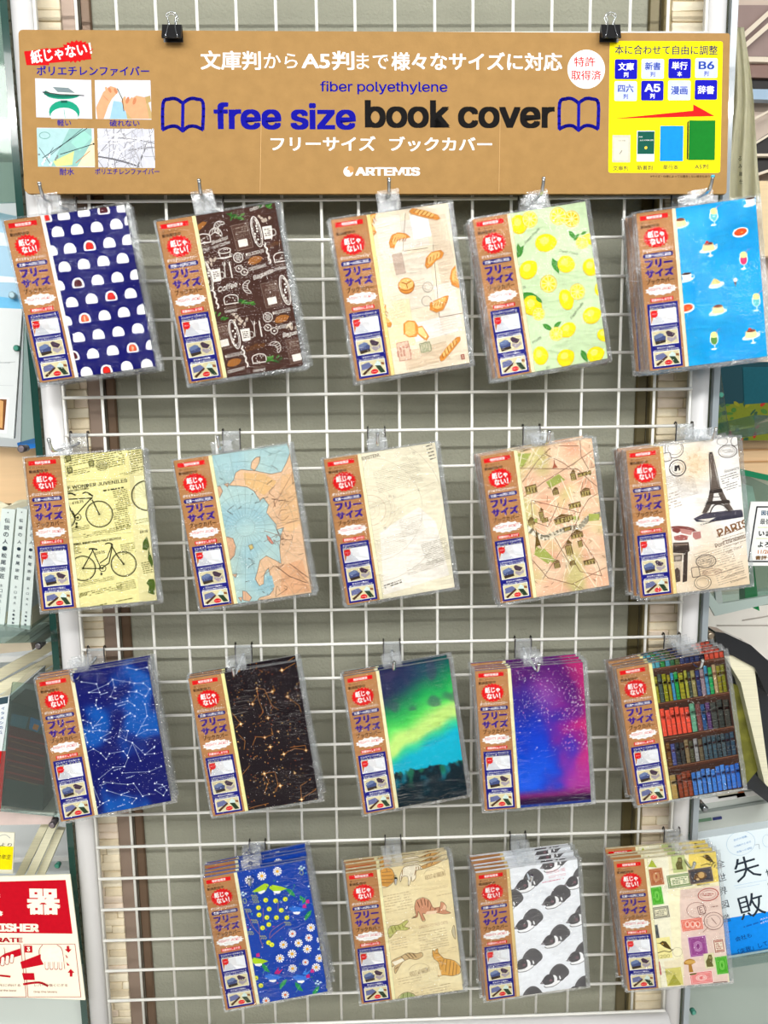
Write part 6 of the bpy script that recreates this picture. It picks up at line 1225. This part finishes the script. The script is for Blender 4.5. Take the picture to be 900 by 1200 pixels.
# ================================================================== right of the panel
t = thing('glass_upright', 'upright glass pane with grey edge standing right of the white frame', 'glass', (.4375, .01, -1.56))
link('pane', mesh('pane', box_bm((0, .16, .96), (.008, .31, 1.92)), GLASS), t)
link('glass_edge', mesh('glass_edge', box_bm((0, -.001, .96), (.0085, .008, 1.92)), mat('grey_glass_edge', (150, 160, 166), .15, coat=1)), t)
RB = thing('side_cabinet', 'taupe cabinet with slanted cream slats behind the sign at the upper right', 'cabinet', (.72, .62, -1.58))
CAB = mat('taupe_laminate', (150, 128, 122), .4, var=.04); CREAM = mat('cream_strip', (232, 220, 200), .5); BEIGE = mat('beige_laminate', (214, 196, 180), .5, var=.03)
link('cabinet_back', mesh('cabinet_back', box_bm((.05, .05, 1.25), (.80, .03, 2.6)), BEIGE), RB)
def rpanel(nm, c4, Y, t_, m):
    pts = [at(a, b, Y) for a, b in c4]; o = RB.location
    link(nm, mesh(nm, prism_bm([(p.x - o.x, p.z + Z0 - o.z) for p in pts], t_, off=Y - o.y), m), RB)
BLK2 = mat('black_recess', (30, 26, 26), .5)
rpanel('upper_panel', [(860, 6), (925, 6), (925, 66), (860, 66)], .62, .02, CAB); rpanel('white_rail', [(860, 66), (925, 67), (925, 73), (860, 72)], .61, .02, CREAM)
rpanel('lower_panel', [(860, 73), (925, 73), (925, 92), (860, 90)], .62, .02, mat('brown_laminate', (132, 100, 88), .35)); rpanel('recess', [(860, 90), (925, 92), (925, 105), (860, 104)], .63, .02, BLK2)
rpanel('blue_rail', [(860, 104), (925, 105), (925, 117), (860, 116)], .61, .02, mat('pale_blue_strip', (150, 180, 206), .3))
for k, (a, b) in enumerate((((858, 50), (905, 8)), ((862, 60), (910, 18)), ((870, 40), (920, -6)))): rpanel('slat', [a, b, (b[0] + 1, b[1] + 6), (a[0] + 1, a[1] + 6)], .59 - .004 * k, .012, CREAM)
rpanel('grille', [(870, 176), (925, 140), (925, 200), (886, 202)], .60, .02, BLK2)
for a, b in (((866, 178), (925, 142)), ((868, 180), (925, 180)), ((884, 204), (925, 190))): rpanel('slat', [a, b, (b[0], b[1] + 3), (a[0], a[1] + 3)], .585, .012, CREAM)
rpanel('slat', [(872, 144), (925, 116), (925, 119), (872, 147)], .60, .01, CREAM); rpanel('wood_front', [(860, 212), (925, 212), (925, 300), (860, 300)], .60, .02, mat('warm_cream_wood', (238, 214, 170), .5, var=.04, stretch=(1, 1, 10)))
# cloth bag
bmc = bmesh.new(); n, m_ = 14, 22; rows = []
for j in range(m_ + 1):
    v = j / m_; py = 32 + v * 206; xl = 858 + 2 * math.sin(v * 5) - 4 * sstep(.4, .8, v); xr = 872 + 18 * sstep(0, .75, v) + 3 * math.sin(v * 7)
    row = []
    for i in range(n + 1):
        u = i / n; p = at(xl + (xr - xl) * u, py, .07 + .006 * math.sin(u * 15 + v * 4) * (.3 + v)); row.append(bmc.verts.new(p))
    rows.append(row)
for j in range(m_):
    for i in range(n): f = bmc.faces.new((rows[j][i], rows[j][i + 1], rows[j + 1][i + 1], rows[j + 1][i])); f.smooth = True
bmesh.ops.solidify(bmc, geom=bmc.faces[:], thickness=.003)
o = at(865, 238, .07)
for v in bmc.verts: v.co -= o
CLOTH = mat('pale_green_canvas', (216, 214, 186), .85, var=.08, scale=30, bump=.4, bscale=400)
t = thing('cloth_bag', 'pale green cloth bag hanging behind the right end of the sign', 'bag', tuple(o)); link('cloth', mesh('cloth', bmc, CLOTH), t)
inkpanel('cloth_print', t, [(862, 150), (872, 150), (876, 232), (864, 232)], .052, lambda A: [A.txt(ch, 867 + k * .4, 186 + k * 9, 4.6, 6, (60, 60, 44), bold=.02) for k, ch in enumerate('るみ舞仕')])
# dark glass and the wooden counter
def teal(A):
    R = random.Random(4)
    A.poly([(826, 476), (925, 468), (925, 520), (826, 520)], (110, 120, 40))
    for k in range(40): A.ell(R.uniform(830, 925), R.uniform(470, 515), R.uniform(3, 8), R.uniform(2, 5), R.choice(((70, 110, 50), (130, 130, 40), (50, 80, 60), (160, 50, 40))), R.uniform(0, 180), n=8)
    A.poly([(870, 430), (925, 430), (925, 470), (872, 474)], (30, 84, 96))
DK = [(826, 424), (925, 424), (925, 516), (826, 516)]
t = flat_thing('dark_window', 'dark teal window with blurred green and red display right of the frame', 'window', DK, .45, .01, mat('dark_teal_glass', (20, 62, 72), .08, coat=1), parts=('glass_sheet',)); inkpanel('display_print', t, DK, .45, teal, lift=.6)
t = flat_thing('clear_strip', 'narrow clear acrylic upright with green screw at the right edge', 'stand', [(836, 430), (844, 430), (855, 508), (846, 510)], .12, .004, ACRYL, parts=('acrylic_sheet',)); knob(845, 463, .10, KNOBG, 'green screw on the narrow acrylic upright at the right')
t = flat_thing('tilted_shelf', 'clear acrylic shelf sloping up to the right edge under the dark window', 'shelf', [(826, 511), (925, 488), (925, 504), (826, 520)], .04, .10, ACRYL, parts=('acrylic_sheet',))
t = flat_thing('wooden_table', 'pale slatted wooden table top right of the iron tower cover', 'table', [(826, 512), (925, 508), (925, 556), (826, 556)], .50, .05, WOOD, parts=('wood_panel',))
for y_ in (527, 541): 
    p0, p1 = at(826, y_, .498), at(925, y_, .498); link('board_gap', mesh('board_gap', box_bm(((p0.x + p1.x) / 2 - t.location.x, -.002, (p0.z + p1.z) / 2 + Z0 - t.location.z), (p1.x - p0.x, .003, .003)), mat('gap', (196, 150, 100), .7)), t)
# floor level glimpse: white counter top tiles
t = flat_thing('white_counter', 'white tiled counter front at the right edge below the acrylic book stand', 'counter', [(818, 700), (925, 690), (925, 800), (818, 800)], .42, .02, TILEM, parts=('tile_front',))
for a, b in (((840, 733), (925, 733)), ((850, 742), (925, 790)), ((870, 727), (925, 718))):
    p0, p1 = at(*a, .419), at(*b, .419); o = t.location; link('tile_joint', mesh('tile_joint', tube_bm([(p0.x - o.x, p0.y - o.y, p0.z + Z0 - o.z), (p1.x - o.x, p1.y - o.y, p1.z + Z0 - o.z)], .0012, 6), mat('joint', (180, 172, 164), .7)), t)
# acrylic book stand
t = flat_thing('acrylic_book_stand', 'clear acrylic book stand with pale pages and green edges at the right', 'stand', [(866, 552), (925, 570), (925, 706), (838, 716), (822, 690), (830, 640)], .16, .004, ACRYL, parts=('front_sheet',))
def spart(nm, P_, Y, th_, m, par=None):
    par = par or t; o = par.location; pts = [at(a, b, Y) for a, b in P_]; return link(nm, mesh(nm, prism_bm([(p.x - o.x, p.z + Z0 - o.z) for p in pts], th_, off=Y - o.y), m), par)
spart('back_sheet', [(872, 556), (925, 580), (925, 700), (880, 704)], .20, .005, ACRYL); spart('foot_rail', [(820, 690), (838, 722), (925, 702), (925, 694), (842, 708), (826, 686)], .15, .006, mat('acrylic_rim', (170, 186, 180), .15, coat=1))
spart('side_rim', [(838, 690), (845, 690), (848, 712), (840, 716)], .152, .006, mat('acrylic_rim2', (160, 170, 166), .2)); spart('top_rim', [(866, 549), (925, 562), (925, 569), (866, 556)], .155, .008, mat('green_rim', (20, 120, 80), .15, coat=1))
t2 = flat_thing('green_book', 'green edged book standing in the acrylic stand at the right', 'book', [(873, 664), (884, 664), (890, 716), (873, 708)], .175, .02, mat('bright_green_cover', (20, 150, 84), .3), parts=('cover',))
spart('page_block', [(866, 566), (882, 570), (896, 640), (880, 640), (873, 700), (869, 700)], .188, .008, mat('white_pages', (226, 230, 222), .6), t2)
CW = [(880, 588), (930, 588), (930, 663), (868, 663)]
t = flat_thing('handwritten_card', 'white card with black framed handwriting at the right edge', 'card', CW, .10, .003, mat('white_card2', (238, 240, 238), .4), parts=('card',))
def hw(A):
    K = (30, 34, 40); A.line([(887, 594), (930, 594), (930, 658), (877, 658), (887, 594)], 2.2, K); A.poly([(889, 597), (929, 597), (929, 655), (880.5, 655)], (246, 248, 244))
    A.txt('図書', 898, 601, 16, 8, (60, 90, 120), bold=.04); A.txt('最後', 897, 611, 17, 9, K, bold=.02); A.line([(888, 618), (929, 618)], .7, (170, 190, 70)); A.txt('いま', 896, 625, 19, 9, K, bold=.06); A.line([(886, 631), (929, 631)], .7, (170, 190, 70)); A.txt('よろ', 895, 638, 19, 9, K, bold=.04)
    A.txt('11/28日', 898, 646.5, 27, 7, (190, 110, 40), bold=.03); A.txt('書評せ', 895, 653.5, 27, 6.5, (120, 84, 40), bold=.04)
inkpanel('handwriting', t, CW, .10, hw)
knob(833, 745, .05, mat('brass_screw', (176, 160, 140), .2, .7), 'brass coloured screw right of the frame above the dark tilted book', .0056, .03); knob(826, 948, .03, mat('steel_screw', (150, 156, 160), .2, .9), 'cross-head steel screw above the white failure book', .005, .02)
knob(813, 1187, .05, KNOBG, 'green screw at the bottom right behind grey glass')
# dark tilted book
t = flat_thing('tilted_hardback', 'black hardback with cream page edges tilted in a stand right of the bookshelf pattern pack', 'book', [(846, 752), (884, 766), (900, 815), (925, 900), (925, 960), (880, 925), (858, 926), (848, 800)], .12, .05, mat('black_cover', (26, 32, 40), .25, coat=.6), parts=('cover',))
t.location = t.location
spart('page_block', [(850, 770), (858, 768), (884, 782), (903, 925), (896, 918), (868, 800)], .10, .06, PAGES, t)
spart('cover_picture', [(856, 800), (866, 804), (890, 900), (872, 922), (862, 900)], .115, .003, mat('olive_picture', (110, 110, 40), .4, var=.5, scale=40), t)
spart('curved_spine', [(838, 740), (850, 742), (880, 756), (902, 776), (908, 820), (898, 812), (884, 782), (858, 768), (840, 762)], .095, .03, mat('black_cover2', (22, 26, 32), .2, coat=.8), t)
t = flat_thing('lower_shelf', 'pale glass shelf with papers above the white failure book', 'shelf', [(810, 926), (925, 905), (925, 985), (806, 985)], .19, .02, mat('pale_shelf_glass', (206, 214, 208), .15, coat=1), parts=('glass_sheet',))
spart('shelf_strip', [(812, 938), (925, 920), (925, 926), (812, 944)], .187, .003, mat('white_strip', (240, 240, 238), .3)); spart('paper', [(838, 926), (862, 922), (866, 932), (842, 936)], .187, .003, mat('cream_strip2', (232, 226, 206), .5)); spart('orange_label', [(862, 930), (872, 928), (874, 933), (864, 935)], .187, .003, mat('orange_label', (240, 140, 90), .5))
spart('green_strip', [(814, 962), (834, 959), (834, 961.5), (814, 964.5)], .187, .003, mat('green_strip', (110, 150, 120), .5)); spart('navy_strip', [(836, 959), (846, 957.5), (846, 960), (836, 961.5)], .187, .003, mat('navy_strip', (50, 60, 130), .5)); spart('rail', [(812, 952), (925, 934), (925, 937), (812, 955)], .187, .003, mat('grey_rail', (150, 160, 156), .3))
# the white book with large characters
WB = [(796, 987), (925, 966), (938, 1108), (810, 1130)]
t = flat_thing('white_failure_book', 'white and blue book with two large black characters at the lower right', 'book', WB, .02, .018, mat('icy_white_cover', (222, 236, 242), .35, coat=.4), parts=('cover',))
def wb(A):
    K = (44, 54, 66); A.poly([(805, 1084), (937, 1062), (941, 1108), (808, 1131)], (20, 138, 236)); A.poly([(806, 1128), (938, 1106), (938, 1108), (808, 1131)], (236, 244, 248))
    A.ring(868, 988, 22, 20, .4, (150, 190, 220), n=40); A.txt('自分の常識、', 868, 982, 22, 3.4, (110, 160, 210), 9); A.txt('21世紀のための', 870, 989, 27, 3.4, (110, 160, 210), 9); A.txt('失敗への道程', 872, 996, 24, 3.4, (110, 160, 210), 9)
    A.txt('失', 875, 1017, 40, 40, K, 8, bold=-.008); A.txt('敗', 880, 1061, 41, 41, K, 8, bold=-.008); A.line([(860, 1038), (898, 1031)], .35, (130, 180, 220)); A.line([(862, 1041), (890, 1036)], .3, (130, 180, 220))
    for k, ch in enumerate('全世界図鑑'): A.txt(ch, 844 + k * 1.6, 1012 + k * 16, 13, 13, K, 8, bold=.0)
    for k, ch in enumerate('世界'): A.txt(ch, 902 + k * 2, 1022 + k * 16, 13, 13, K, 8, bold=.01)
    A.line([(884, 990), (889, 989), (890, 995)], .5, (110, 130, 150)); A.txt('大人も', 895, 1076, 12, 3, WHT, 8); A.txt('あえての', 896, 1080, 14, 3, WHT, 8)
    A.txt('会社も', 871, 1098, 26, 8, (16, 70, 140), 8, bold=.01); A.txt('「失敗」して', 882, 1110, 48, 9, (16, 70, 140), 9, bold=.01); A.para(872, 1086, 58, 4, 1, (24, 100, 190), 9, seed=5, wt=.6)
    A.ring(898, 985, 6, 10, .3, (120, 170, 210))
inkpanel('cover_print', t, WB, .02, wb)
t = flat_thing('acrylic_ledge', 'clear acrylic ledge under the white failure book', 'ledge', [(806, 1132), (925, 1112), (925, 1124), (806, 1142)], .01, .03, ACRYL, parts=('acrylic_sheet',))
t = flat_thing('lower_right_glass', 'grey green glass panel below the white failure book', 'glass', [(796, 1120), (960, 1100), (960, 1250), (796, 1250)], .10, .008, mat('grey_green_glass', (150, 164, 156), .07, coat=1), parts=('glass_sheet',))
